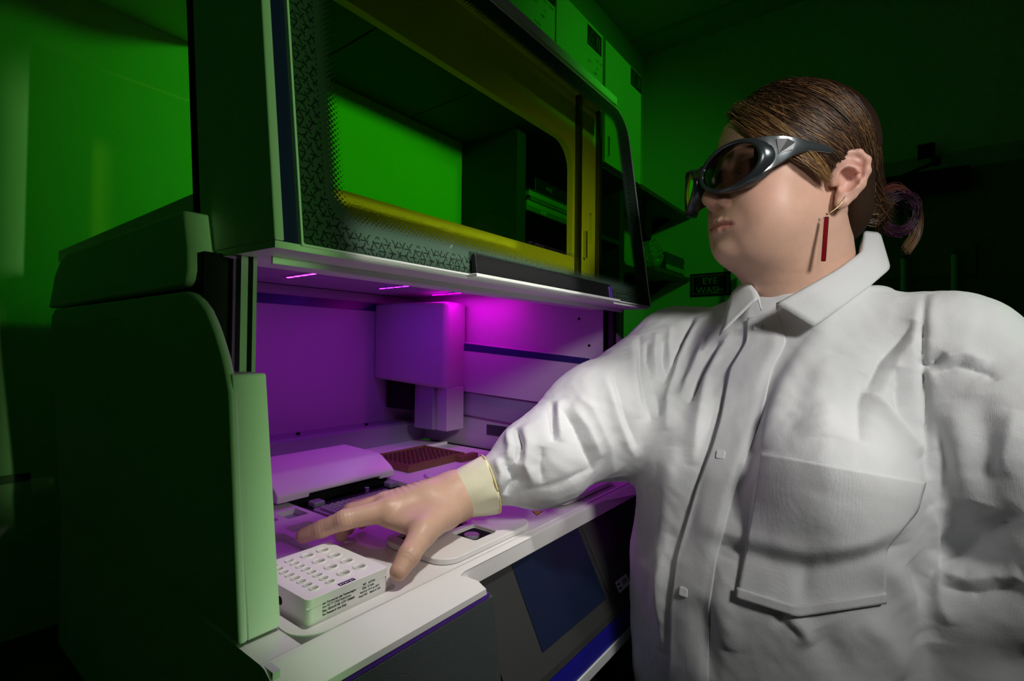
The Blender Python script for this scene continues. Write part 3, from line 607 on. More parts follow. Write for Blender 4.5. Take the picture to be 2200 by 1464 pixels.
# ------------------------------------------------------------------ implicit surfaces (numpy grids -> surface nets)
def sd_ell(P, c, r):
    q = P - np.array(c, np.float32); r = np.array(r, np.float32)
    k0 = np.sqrt(((q / r) ** 2).sum(-1)); k1 = np.sqrt(((q / (r * r)) ** 2).sum(-1)) + 1e-9
    return k0 * (k0 - 1) / k1
def sd_cap(P, a, b, ra, rb):
    a = np.array(a, np.float32); b = np.array(b, np.float32); ab = b - a
    h = np.clip(((P - a) @ ab) / (ab @ ab + 1e-12), 0, 1)
    return np.sqrt(((P - a - h[..., None] * ab) ** 2).sum(-1)) - (ra + (rb - ra) * h)
def smin(a, b, k):
    h = np.clip(0.5 + 0.5 * (b - a) / k, 0, 1); return b * (1 - h) + a * h - k * h * (1 - h)
class Field:
    def __init__(self, lo, hi, res):
        self.lo = np.array(lo, np.float32); self.res = res
        n = np.ceil((np.array(hi) - np.array(lo)) / res).astype(int) + 1
        ax = [np.arange(n[i], dtype=np.float32) * res + lo[i] for i in range(3)]
        self.P = np.stack(np.meshgrid(*ax, indexing='ij'), -1); self.v = np.full(tuple(n), 1.0, np.float32); self.n = n
    def sl(self, lo, hi):
        a = np.clip(np.floor((np.array(lo) - self.lo) / self.res).astype(int), 0, self.n - 1); b = np.clip(np.ceil((np.array(hi) - self.lo) / self.res).astype(int) + 1, 1, self.n)
        return tuple(slice(int(x), int(y)) for x, y in zip(a, b))
    def ell(self, c, r, k=0.01, sub=False):
        pad = max(k * 1.5, 0.006) ; s = self.sl(np.array(c) - np.array(r) - pad, np.array(c) + np.array(r) + pad)
        self.comb(s, sd_ell(self.P[s], c, r), k, sub)
    def cap(self, a, b, ra, rb=None, k=0.01, sub=False):
        rb = ra if rb is None else rb; R = max(ra, rb) + max(k * 1.5, 0.006); a = np.array(a); b = np.array(b)
        s = self.sl(np.minimum(a, b) - R, np.maximum(a, b) + R)
        self.comb(s, sd_cap(self.P[s], a, b, ra, rb), k, sub)
    def chain(self, pts, rs, k=0.01, kin=0.004, sub=False):
        pts = [np.array(p, float) for p in pts]; R = max(rs) + max(k * 1.5, 0.006)
        s = self.sl(np.min(pts, 0) - R, np.max(pts, 0) + R); d = None
        for i in range(len(pts) - 1):
            e = sd_cap(self.P[s], pts[i], pts[i + 1], rs[i], rs[i + 1]); d = e if d is None else smin(d, e, kin)
        self.comb(s, d, k, sub)
    def comb(self, s, d, k, sub):
        if sub: self.v[s] = -smin(-self.v[s], d, k)
        else: self.v[s] = smin(self.v[s], d, k)
    def mesh(self, relax=2):
        v = self.v; n = v.shape; ins_ = v < 0
        cn = (n[0] - 1, n[1] - 1, n[2] - 1)
        cnt = np.zeros(cn, np.int8)
        for i in (0, 1):
            for j in (0, 1):
                for k in (0, 1): cnt += ins_[i:i + cn[0], j:j + cn[1], k:k + cn[2]]
        act = (cnt > 0) & (cnt < 8); ci = np.argwhere(act); idx = np.full(cn, -1, np.int64); idx[act] = np.arange(len(ci))
        acc = np.zeros((len(ci), 3)); num = np.zeros(len(ci))
        C = [(i, j, k) for i in (0, 1) for j in (0, 1) for k in (0, 1)]
        for a in C:
            for ax in range(3):
                if a[ax]: continue
                b = list(a); b[ax] = 1
                va = v[ci[:, 0] + a[0], ci[:, 1] + a[1], ci[:, 2] + a[2]]; vb = v[ci[:, 0] + b[0], ci[:, 1] + b[1], ci[:, 2] + b[2]]
                m = (va < 0) != (vb < 0); t = np.where(m, va / (va - vb + 1e-20), 0)
                p = np.tile(np.array(a, float), (len(ci), 1)); p[:, ax] += t
                acc[m] += p[m]; num[m] += 1
        V = (ci + acc / num[:, None]) * self.res + self.lo
        Fq = []
        for ax in range(3):
            sh = [slice(None)] * 3; s1 = [slice(None)] * 3; sh[ax] = slice(0, -1); s1[ax] = slice(1, None)
            ch = ins_[tuple(sh)] != ins_[tuple(s1)]
            e = np.argwhere(ch); o1, o2 = [(1, 2), (2, 0), (0, 1)][ax]
            ok = (e[:, o1] > 0) & (e[:, o2] > 0) & (e[:, o1] < n[o1] - 1) & (e[:, o2] < n[o2] - 1); e = e[ok]
            def cid(d1, d2):
                q = e.copy(); q[:, o1] -= d1; q[:, o2] -= d2; return idx[q[:, 0], q[:, 1], q[:, 2]]
            f = np.stack([cid(1, 1), cid(0, 1), cid(0, 0), cid(1, 0)], 1)
            flip = ~ins_[e[:, 0], e[:, 1], e[:, 2]]; f[flip] = f[flip][:, ::-1]; Fq.append(f)
        Fq = np.concatenate(Fq)
        return relaxed(V, Fq, relax), Fq
def relaxed(V, Fq, it, lam=0.5):
    E = np.concatenate([Fq[:, [i, (i + 1) % 4]] for i in range(4)]); 
    for _ in range(it):
        S = np.zeros_like(V); c = np.zeros(len(V))
        for k in range(3): S[:, k] = np.bincount(E[:, 0], V[E[:, 1], k], len(V)) + np.bincount(E[:, 1], V[E[:, 0], k], len(V))
        c = np.bincount(E[:, 0], minlength=len(V)) + np.bincount(E[:, 1], minlength=len(V))
        V = V + lam * (S / np.maximum(c, 1)[:, None] - V)
    return V
def vnormals(V, Fq):
    a = V[Fq[:, 2]] - V[Fq[:, 0]]; b = V[Fq[:, 3]] - V[Fq[:, 1]]; fn = np.cross(a, b); N = np.zeros_like(V)
    for k in range(4):
        for j in range(3): N[:, j] += np.bincount(Fq[:, k], fn[:, j], len(V))
    return N / (np.linalg.norm(N, axis=1)[:, None] + 1e-12)
def quads(name, V, Fq, m, parent, smooth=True):
    me = bpy.data.meshes.new(name); me.vertices.add(len(V)); me.vertices.foreach_set('co', np.asarray(V, np.float32).ravel())
    me.loops.add(Fq.size); me.loops.foreach_set('vertex_index', Fq.astype(np.int32).ravel())
    me.polygons.add(len(Fq)); me.polygons.foreach_set('loop_start', (np.arange(len(Fq)) * 4).astype(np.int32)); me.polygons.foreach_set('loop_total', np.full(len(Fq), 4, np.int32))
    me.polygons.foreach_set('use_smooth', np.ones(len(Fq), bool) if smooth else np.zeros(len(Fq), bool)); me.update(calc_edges=True); me.validate()
    me.materials.append(m); o = bpy.data.objects.new(name, me); return link(o, parent)
def ray_at(px, py): return (CF + CR * ((px - CX) / FPX) - CU * ((py - CY) / FPX))
def at(px, py, d): return np.array(ray_at(px, py) * d)
def to_px(V):
    f, r, u = (np.array(a) for a in (CF, CR, CU)); d = V @ f
    return CX + FPX * (V @ r) / d, CY - FPX * (V @ u) / d, d

# ------------------------------------------------------------------ person: frames
HO = np.array([0.82065, 0.13086, 0.25336]); HS = 1.05
_y, _p, _r = math.radians(135.81), math.radians(-1.29), math.radians(-4.437)
_f = np.array([math.cos(_y), math.sin(_y), 0]); _l = np.array([-math.sin(_y), math.cos(_y), 0]); _u = np.array([0, 0, 1.0])
_f2 = _f * math.cos(_p) + _u * math.sin(_p); _u2 = _u * math.cos(_p) - _f * math.sin(_p)
HFW = _f2; HLF = _l * math.cos(_r) + _u2 * math.sin(_r); HUP = _u2 * math.cos(_r) - _l * math.sin(_r)
def hw(L): L = np.atleast_2d(np.array(L, float)); return HO + HS * (L[:, :1] * HFW + L[:, 1:2] * HLF + L[:, 2:3] * HUP)
def hl(Wp): q = (np.atleast_2d(np.array(Wp, float)) - HO) / HS; return np.stack([q @ HFW, q @ HLF, q @ HUP], 1)

person = root('person', (0.84, 0.12, ZF), 'person in white disposable lab coat, dark goggles and glove reaching into the instrument', 'person')

# ---- skin material with lips, flush and brows from a colour attribute
def attr_mat(name, rough, sss=0.0, bump=0.0, bscale=600, spec=0.4):
    m = mat(name, (0.5, 0.5, 0.5), rough, sss=sss, bump=bump, bscale=bscale, spec=spec); nt = m.node_tree; b = nt.nodes['Principled BSDF']
    a = nt.nodes.new('ShaderNodeAttribute'); a.attribute_name = 'tone'
    n = nt.nodes.new('ShaderNodeTexNoise'); n.inputs['Scale'].default_value = 60; n.inputs['Detail'].default_value = 5
    tc = nt.nodes.new('ShaderNodeTexCoord'); nt.links.new(tc.outputs['Object'], n.inputs['Vector'])
    mx = nt.nodes.new('ShaderNodeMix'); mx.data_type = 'RGBA'; mx.blend_type = 'MULTIPLY'; mx.inputs[0].default_value = 1.0
    mr = nt.nodes.new('ShaderNodeMapRange'); mr.inputs[3].default_value = 0.88; mr.inputs[4].default_value = 1.10; nt.links.new(n.outputs['Fac'], mr.inputs[0])
    nt.links.new(a.outputs['Color'], mx.inputs[6]); nt.links.new(mr.outputs[0], mx.inputs[7]); nt.links.new(mx.outputs[2], b.inputs['Base Color']); return m
def set_tone(o, cols):
    at_ = o.data.color_attributes.new('tone', 'FLOAT_COLOR', 'POINT'); c = np.ones((len(cols), 4), np.float32); c[:, :3] = cols; at_.data.foreach_set('color', c.ravel())
M['skin'] = attr_mat('skin', 0.46, sss=0.12, bump=0.12, bscale=420)

# ---- body: head, neck and upper chest as one surface (head-local coordinates)
B = Field((-0.15, -0.125, -0.33), (0.14, 0.125, 0.135), 0.0021)
B.ell((-0.014, 0, 0.035), (0.098, 0.076, 0.086), 0.001)
B.ell((0.034, 0, -0.022), (0.062, 0.063, 0.082), 0.03)
B.ell((0.018, 0, -0.062), (0.062, 0.060, 0.048), 0.025)
for s in (-1, 1):
    B.ell((0.046, s * 0.036, -0.048), (0.034, 0.032, 0.034), 0.030)
    B.ell((0.054, s * 0.032, -0.066), (0.023, 0.024, 0.025), 0.026)
    B.ell((0.050, s * 0.032, -0.086), (0.024, 0.022, 0.022), 0.026)
    B.ell((0.060, s * 0.022, -0.097), (0.024, 0.022, 0.018), 0.026)          # full cheeks
    B.ell((0.034, s * 0.046, -0.072), (0.036, 0.024, 0.032), 0.02)           # jowl
    B.cap((0.078, s * 0.012, 0.022), (0.062, s * 0.048, 0.016), 0.012, 0.010, 0.016)  # brow ridge
B.ell((0.048, 0, 0.045), (0.040, 0.052, 0.045), 0.015)                        # forehead
B.ell((0.0820, 0, -0.1030), (0.0185, 0.024, 0.0160), 0.011)                      # chin
B.ell((0.030, 0, -0.108), (0.048, 0.050, 0.026), 0.025)                      # soft under-chin
B.cap((-0.022, 0, -0.05), (-0.046, 0, -0.20), 0.060, 0.064, 0.035)           # neck
B.cap((0.010, 0, -0.10), (-0.015, 0, -0.20), 0.038, 0.046, 0.04)
B.ell((-0.055, 0, -0.29), (0.085, 0.125, 0.07), 0.05)                        # upper chest inside the coat
for s in (-1, 1): B.ell((0.098, s * 0.033, -0.004), (0.018, 0.019, 0.015), 0.014, sub=True)   # eye sockets
for s in (-1, 1): B.ell((0.078, s * 0.032, -0.003), (0.012, 0.016, 0.011), 0.008)             # lids
B.chain([(0.082, 0, 0.014), (0.094, 0, -0.009), (0.107, 0, -0.031)], [0.009, 0.0095, 0.0115], 0.012)  # nose
B.ell((0.1085, 0, -0.0350), (0.0118, 0.0125, 0.0105), 0.006)
for s in (-1, 1):
    B.ell((0.0965, s * 0.0145, -0.0400), (0.0110, 0.0078, 0.0082), 0.0035)
    B.ell((0.1025, s * 0.0065, -0.0475), (0.0045, 0.0030, 0.0040), 0.0015, sub=True)
    B.ell((0.0820, s * 0.0325, -0.0720), (0.003, 0.0025, 0.0025), 0.005, sub=True)
B.ell((0.081, 0, -0.070), (0.016, 0.028, 0.019), 0.018)                      # mouth mound
MZ = 0.0070
MS = [(-0.031, 0.0815), (-0.016, 0.0945), (-0.0055, 0.0990), (0, 0.0985), (0.0055, 0.0990), (0.016, 0.0945), (0.031, 0.0815)]
B.chain([(x_, y_, z_ + MZ) for (y_, x_), z_ in zip(MS, (-0.0775, -0.0742, -0.0725, -0.0735, -0.0725, -0.0742, -0.0775))], [0.0012, 0.0026, 0.0031, 0.0028, 0.0031, 0.0026, 0.0012], 0.004)
B.chain([(x_ - 0.0015, y_, z_ + MZ) for (y_, x_), z_ in zip(MS, (-0.0795, -0.0830, -0.0845, -0.0850, -0.0845, -0.0830, -0.0795))], [0.0012, 0.0034, 0.0042, 0.0044, 0.0042, 0.0034, 0.0012], 0.004)
B.chain([(x_ + 0.0025 + 0.13 * max(0, abs(y_) - 0.008), y_ * 1.02, -0.0784 + MZ - 0.05 * max(0, abs(y_) - 0.016)) for (y_, x_) in MS], [0.0012, 0.0014, 0.0012, 0.0012, 0.0012, 0.0014, 0.0012], 0.0025, sub=True)
for s in (-1, 1):                                                            # ears
    def ep(p, q, o=0.0): return (-0.012 - p, s * (0.0735 + 0.42 * p + o), -0.020 + q)
    B.chain([ep(0.002, 0.000), ep(0.010, 0.008, .001), ep(0.020, 0.004, .001), ep(0.020, -0.012), ep(0.010, -0.022)], [0.010, 0.010, 0.010, 0.009, 0.008], 0.004, 0.01)
    B.chain([ep(0.008, 0.000, .009), ep(0.012, -0.006, .009), ep(0.009, -0.013, .008)], [0.0085, 0.0085, 0.007], 0.003, sub=True)
    B.chain([ep(0.014, 0.015, .008), ep(0.022, 0.010, .008), ep(0.0235, -0.002, .008)], [0.003, 0.0035, 0.003], 0.003, sub=True)
    B.chain([ep(-0.002, 0.006, .004), ep(0.001, 0.019, .005), ep(0.010, 0.0275, .006), ep(0.021, 0.0270, .006), ep(0.0295, 0.018, .006), ep(0.0310, 0.004, .005), ep(0.0270, -0.012, .004), ep(0.0190, -0.024, .003), ep(0.011, -0.032, .002)],
            [0.0030, 0.0034, 0.0038, 0.0040, 0.0040, 0.0038, 0.0036, 0.0040, 0.0062], 0.003, 0.004)
    B.chain([ep(0.003, 0.012, .000), ep(0.012, 0.020, .001), ep(0.022, 0.016, .001)], [0.006, 0.0065, 0.006], 0.003)
    B.ell(ep(0.007, -0.0315, .002), (0.0075, 0.0045, 0.0085), 0.004)
    B.ell(ep(-0.002, -0.007, .004), (0.0045, 0.004, 0.0062), 0.003)
V, Fq = B.mesh(1); del B
L = V.copy(); W_ = hw(V)
body = quads('body', W_, Fq, M['skin'], person)
x, y, z = L[:, 0], L[:, 1], L[:, 2]
tone = np.tile(np.array([0.67, 0.415, 0.305]), (len(L), 1))
def blot(c, r, col, a):
    g = np.exp(-(((L - np.array(c)) / np.array(r)) ** 2).sum(1)) * a; global tone; tone = tone * (1 - g[:, None]) + np.array(col) * g[:, None]
for s in (-1, 1):
    blot((0.06, s * 0.045, -0.045), (0.035, 0.03, 0.03), (0.70, 0.37, 0.285), 0.7)
    blot((-0.03, s * 0.085, -0.015), (0.03, 0.02, 0.035), (0.70, 0.36, 0.30), 0.8)
blot((0.115, 0, -0.042), (0.02, 0.02, 0.014), (0.64, 0.31, 0.23), 0.6)
lipd = np.abs(z + 0.0785 - 0.10 * np.abs(y)) ; lm_ = (x > 0.076) & (np.abs(y) < 0.032)
lipw = np.clip(1.0 - np.abs((z + 0.0722)) / (0.0092 * np.sqrt(np.clip(1 - (y / 0.032) ** 2, 0, 1)) + 1e-5), 0, 1) ** 0.5 * lm_
tone = tone * (1 - lipw[:, None]) + np.array([0.52, 0.20, 0.175]) * lipw[:, None]
set_tone(body, tone)

# ---- eyes behind the goggles
M['eyewhite'] = mat('eye_white', (0.75, 0.72, 0.70), 0.25); M['iris'] = mat('iris', (0.08, 0.10, 0.12), 0.2)
for s in (-1, 1):
    c = hw((0.0755, s * 0.032, -0.004))[0]; bm = bmesh.new(); bmesh.ops.create_uvsphere(bm, u_segments=20, v_segments=12, radius=0.0125); bmesh.ops.translate(bm, verts=bm.verts, vec=Vector(c))
    e = obj('eye', bm, M['eyewhite'], person, smooth=True)
    c2 = hw((0.0845, s * 0.032, -0.006))[0]; bm = bmesh.new(); bmesh.ops.create_uvsphere(bm, u_segments=16, v_segments=8, radius=0.0052); bmesh.ops.translate(bm, verts=bm.verts, vec=Vector(c2)); obj('iris', bm, M['iris'], e, smooth=True)

# ------------------------------------------------------------------ coat
SR = np.array([0.905, 0.320, -0.005]); SL = np.array([0.828, -0.048, -0.008])
ER = np.array([0.690, 0.362, -0.112]); WR = np.array([0.538, 0.426, -0.177])
EL = np.array([0.752, -0.138, -0.195]); WL = np.array([0.745, -0.030, -0.285])
C_ = Field((0.42, -0.30, -0.64), (1.10, 0.47, 0.135), 0.0046)
P = C_.P
zs = [-0.66, -0.55, -0.40, -0.30, -0.22, -0.15, -0.08, -0.02, 0.03, 0.075, 0.11]
cxs = [0.800, 0.795, 0.787, 0.784, 0.792, 0.808, 0.828, 0.845, 0.860, 0.866, 0.866]
cys = [0.130, 0.135, 0.143, 0.146, 0.140, 0.132, 0.128, 0.124, 0.116, 0.108, 0.105]
aas = [0.190, 0.190, 0.190, 0.187, 0.186, 0.190, 0.190, 0.175, 0.140, 0.092, 0.076]
bbs = [0.165, 0.165, 0.168, 0.166, 0.160, 0.160, 0.145, 0.125, 0.105, 0.085, 0.074]
Z1 = P[..., 2]; cxg = np.interp(Z1, zs, cxs); cyg = np.interp(Z1, zs, cys); ag = np.interp(Z1, zs, aas); bg = np.interp(Z1, zs, bbs)
TL = np.array([-0.198, -0.980]); TF = np.array([-0.980, 0.198])
dx = P[..., 0] - cxg; dy = P[..., 1] - cyg
lt = dx * TL[0] + dy * TL[1]; ft = dx * TF[0] + dy * TF[1]
q = (np.abs(lt / ag) ** 2.3 + np.abs(ft / bg) ** 2.3) ** (1 / 2.3)
sd = (q - 1) * np.minimum(ag, bg)
sd = np.maximum(sd, Z1 - 0.078); sd = np.maximum(sd, -0.62 - Z1)
C_.v = sd.astype(np.float32); del q, lt, ft, dx, dy, cxg, cyg, ag, bg, Z1, sd
nb = np.array([0.866, 0.108, 0.045])
for S_ in (SR, SL): C_.cap(nb * 0.75 + S_ * 0.25 - np.array([0, 0, 0.012]), S_, 0.062, 0.070, 0.05)
# bust
fw3 = np.array([TF[0], TF[1], 0]); lf3 = np.array([TL[0], TL[1], 0])
for s in (-1, 1): C_.ell(np.array([0.808, 0.132, -0.150]) + fw3 * 0.108 + lf3 * s * 0.085, (0.070, 0.070, 0.075), 0.05)
# right sleeve
C_.chain([SR, ER + np.array([0, 0, 0.006]), np.array([0.600, 0.398, -0.158]), WR], [0.074, 0.074, 0.057, 0.036], 0.035, 0.04)
C_.ell(ER + np.array([0.02, -0.004, -0.012]), (0.085, 0.072, 0.075), 0.03)
C_.ell((0.578, 0.406, -0.166), (0.036, 0.052, 0.052), 0.02)
# left sleeve: hand on hip
C_.chain([SL, SL * 0.45 + EL * 0.55 + np.array([-0.006, -0.01, 0]), EL], [0.080, 0.086, 0.078], 0.03, 0.05)
C_.chain([EL + np.array([0.0, 0, -0.035]), WL], [0.062, 0.052], 0.012, 0.02)
C_.chain([(0.752, -0.045, -0.29), (0.752, -0.085, -0.42), (0.76, -0.07, -0.56)], [0.040, 0.070, 0.085], 0.02, 0.02)
V, Fq = C_.mesh(3); del C_, P
# one smooth subdivision for the folds
def subdivide(V, Fq, n=1):
    me = bpy.data.meshes.new('tmp'); me.vertices.add(len(V)); me.vertices.foreach_set('co', np.asarray(V, np.float32).ravel())
    me.loops.add(Fq.size); me.loops.foreach_set('vertex_index', Fq.astype(np.int32).ravel()); me.polygons.add(len(Fq))
    me.polygons.foreach_set('loop_start', (np.arange(len(Fq)) * 4).astype(np.int32)); me.polygons.foreach_set('loop_total', np.full(len(Fq), 4, np.int32)); me.update(calc_edges=True)
    o = bpy.data.objects.new('tmp', me); COL.objects.link(o); md = o.modifiers.new('s', 'SUBSURF'); md.levels = n; md.render_levels = n
    bpy.context.view_layer.update(); ev = o.evaluated_get(bpy.context.evaluated_depsgraph_get()).to_mesh()
    v = np.empty(len(ev.vertices) * 3, np.float32); ev.vertices.foreach_get('co', v); f = np.empty(len(ev.loops), np.int32); ev.loops.foreach_get('vertex_index', f)
    bpy.data.objects.remove(o, do_unlink=True); bpy.data.meshes.remove(me)
    return v.reshape(-1, 3).astype(float), f.reshape(-1, 4).astype(np.int64)
bvh0 = BVHTree.FromPolygons([tuple(v) for v in V], [tuple(f) for f in Fq.tolist()])
V, Fq = subdivide(V, Fq, 1)
N = vnormals(V, Fq)
def hit(px, py, tree=None):
    r = ray_at(px, py).normalized(); h = (tree or bvh0).ray_cast(Vector((0, 0, 0)), r); return None if h[0] is None else np.array(h[0])
def polyhits(pts, step=6.0):
    out = []
    for (a, b) in zip(pts[:-1], pts[1:]):
        n = max(2, int(math.hypot(b[0] - a[0], b[1] - a[1]) / step))
        for i in range(n):
            h = hit(a[0] + (b[0] - a[0]) * i / n, a[1] + (b[1] - a[1]) * i / n)
            if h is not None: out.append(h)
    h = hit(*pts[-1]); 
    if h is not None: out.append(h)
    return np.array(out)
DISP = np.zeros(len(V))
def fold(pts, amp, wd, taper=True, asym=0.0):
    H = polyhits(pts)
    if len(H) < 2: return
    lo = H.min(0) - 3.2 * wd; hi = H.max(0) + 3.2 * wd
    c = np.where(((V > lo) & (V < hi)).all(1))[0]
    if not len(c): return
    best = np.full(len(c), 1e9); tt = np.zeros(len(c)); n = len(H)
    for i in range(n - 1):
        a, b = H[i], H[i + 1]; ab = b - a; L2 = ab @ ab
        if L2 > 0.04 ** 2: continue
        h = np.clip(((V[c] - a) @ ab) / (L2 + 1e-12), 0, 1); d = np.linalg.norm(V[c] - a - h[:, None] * ab, axis=1)
        m = d < best; best[m] = d[m]; tt[m] = (i + h[m]) / (n - 1)
    prof = np.exp(-(best / wd) ** 2) if wd > 0.0125 else (np.exp(-1.25 * best / wd) if amp < 0 else np.exp(-(best / wd) ** 1.5))
    if asym: prof = prof - asym * np.exp(-((best - 1.6 * wd) / wd) ** 2)
    if taper: prof = prof * np.clip(np.minimum(tt, 1 - tt) * 4, 0, 1) ** 0.6
    DISP[c] += amp * prof
R_, G_ = 0.006, -0.007
FOLDS = [
 # folds fanning from the right shoulder across the chest
 ([(1505, 680), (1462, 770), (1438, 850), (1432, 925)], 0.009, 0.011), ([(1490, 680), (1457, 757), (1424, 830)], -0.009, 0.006),
 ([(1524, 715), (1490, 799), (1462, 858)], 0.007, 0.008), ([(1545, 735), (1508, 804), (1478, 870)], -0.009, 0.006),
 ([(1572, 712), (1548, 757), (1520, 812), (1500, 900), (1490, 1000)], 0.007, 0.010), ([(1555, 850), (1520, 960), (1490, 1090), (1460, 1200)], -0.006, 0.012),
 ([(1440, 960), (1432, 1080), (1420, 1200), (1412, 1330)], 0.006, 0.014),
 # shoulder gathers on the right sleeve
 ([(1390, 735), (1392, 775), (1402, 812)], -0.008, 0.005), ([(1410, 715), (1404, 760), (1410, 815)], 0.006, 0.006), ([(1427, 735), (1426, 775), (1434, 812)], -0.008, 0.005),
 ([(1373, 720), (1379, 800), (1392, 870), (1400, 905)], -0.010, 0.006), ([(1358, 730), (1362, 810), (1372, 900)], 0.006, 0.010), ([(1440, 700), (1436, 745), (1442, 800)], 0.005, 0.006),
 ([(1395, 820), (1412, 850), (1416, 900)], -0.006, 0.006),
 # right sleeve
 ([(1205, 878), (1232, 912), (1262, 975), (1277, 1012)], -0.010, 0.008), ([(1226, 872), (1262, 920), (1292, 985)], 0.006, 0.010), ([(1184, 862), (1186, 905), (1190, 950)], -0.012, 0.006),
 ([(1200, 860), (1201, 905), (1205, 950)], 0.007, 0.007), ([(1106, 918), (1118, 955), (1112, 995)], -0.011, 0.006), ([(1122, 915), (1134, 955), (1130, 1000), (1150, 1045)], 0.007, 0.008), ([(1090, 925), (1098, 960), (1092, 990)], 0.007, 0.007),
 ([(1084, 994), (1103, 1030), (1085, 1066)], -0.010, 0.006), ([(1066, 985), (1078, 1020), (1070, 1060)], 0.006, 0.006), ([(1165, 960), (1160, 1000), (1165, 1040)], -0.006, 0.008),
 ([(1300, 800), (1322, 880), (1350, 960), (1372, 990)], 0.006, 0.009), ([(1318, 800), (1342, 890), (1368, 960)], -0.006, 0.008), ([(1240, 850), (1275, 880), (1310, 960), (1320, 1020)], 0.004, 0.010), ([(1120, 1060), (1200, 1040), (1280, 1005)], -0.004, 0.010),
 # left chest
 ([(1860, 600), (1772, 702), (1690, 815), (1655, 915), (1640, 965)], 0.010, 0.020), ([(1745, 715), (1670, 800), (1625, 900), (1600, 1000), (1570, 1120)], -0.006, 0.014),
 ([(1960, 690), (1893, 770), (1862, 840)], -0.012, 0.010), ([(1975, 720), (1930, 775), (1900, 850)], 0.006, 0.010), ([(1868, 842), (1925, 900), (1985, 978)], 0.010, 0.012), ([(1925, 790), (1935, 880), (1985, 955)], -0.012, 0.012),
 ([(1860, 800), (1845, 870), (1850, 950)], -0.006, 0.012), ([(1790, 760), (1760, 850), (1770, 940)], 0.006, 0.018),
 # armhole seam
 ([(1990, 600), (1982, 690), (1978, 770), (1986, 860), (1992, 950), (1996, 1030)], -0.010, 0.006), ([(1974, 640), (1966, 720), (1968, 800)], 0.004, 0.008), ([(2004, 620), (1998, 700), (1996, 770)], 0.004, 0.008),
 ([(1972, 772), (1996, 782), (2030, 760)], -0.008, 0.006), ([(2000, 800), (2060, 785), (2120, 800), (2140, 820)], -0.008, 0.007), ([(2010, 775), (2070, 762), (2125, 780)], 0.005, 0.008),
 ([(2040, 860), (2070, 960), (2080, 1080)], 0.006, 0.014), ([(2100, 850), (2120, 960), (2110, 1080)], -0.006, 0.014), ([(2180, 880), (2160, 960), (2150, 1020)], 0.005, 0.010), ([(2010, 900), (2030, 1000), (2020, 1090)], -0.005, 0.010),
 ([(1998, 1090), (2010, 1180), (1990, 1240)], 0.006, 0.010), ([(2005, 1205), (2080, 1160), (2200, 1110)], -0.016, 0.010), ([(2000, 1225), (2080, 1250), (2200, 1235)], 0.010, 0.010), ([(2020, 1260), (2100, 1275), (2200, 1255)], -0.010, 0.008), ([(2010, 1230), (2015, 1290), (2040, 1345)], 0.006, 0.008),
 # belly
 ([(1500, 1130), (1612, 1160), (1735, 1192), (1850, 1168), (1960, 1125)], 0.006, 0.012), ([(1520, 1165), (1620, 1190), (1735, 1222), (1860, 1200), (1960, 1165)], -0.007, 0.010),
 ([(1735, 1195), (1728, 1250), (1722, 1300)], -0.006, 0.010), ([(1660, 1325), (1690, 1345), (1722, 1375)], -0.004, 0.008), ([(1690, 1325), (1720, 1350), (1750, 1390)], 0.006, 0.010),
 ([(1850, 1330), (1920, 1400), (1940, 1464)], 0.005, 0.014), ([(1560, 1200), (1550, 1300), (1570, 1400)], 0.006, 0.016), ([(1500, 1280), (1510, 1380), (1530, 1460)], -0.005, 0.014), ([(1440, 1150), (1420, 1260), (1425, 1400)], 0.006, 0.012), ([(1760, 1350), (1800, 1420), (1810, 1464)], -0.005, 0.016),
 ([(1880, 1200), (1940, 1260), (1990, 1360)], 0.006, 0.016), ([(1960, 1200), (1985, 1280), (2000, 1380)], -0.008, 0.014),
]
for f in FOLDS: fold(*f)
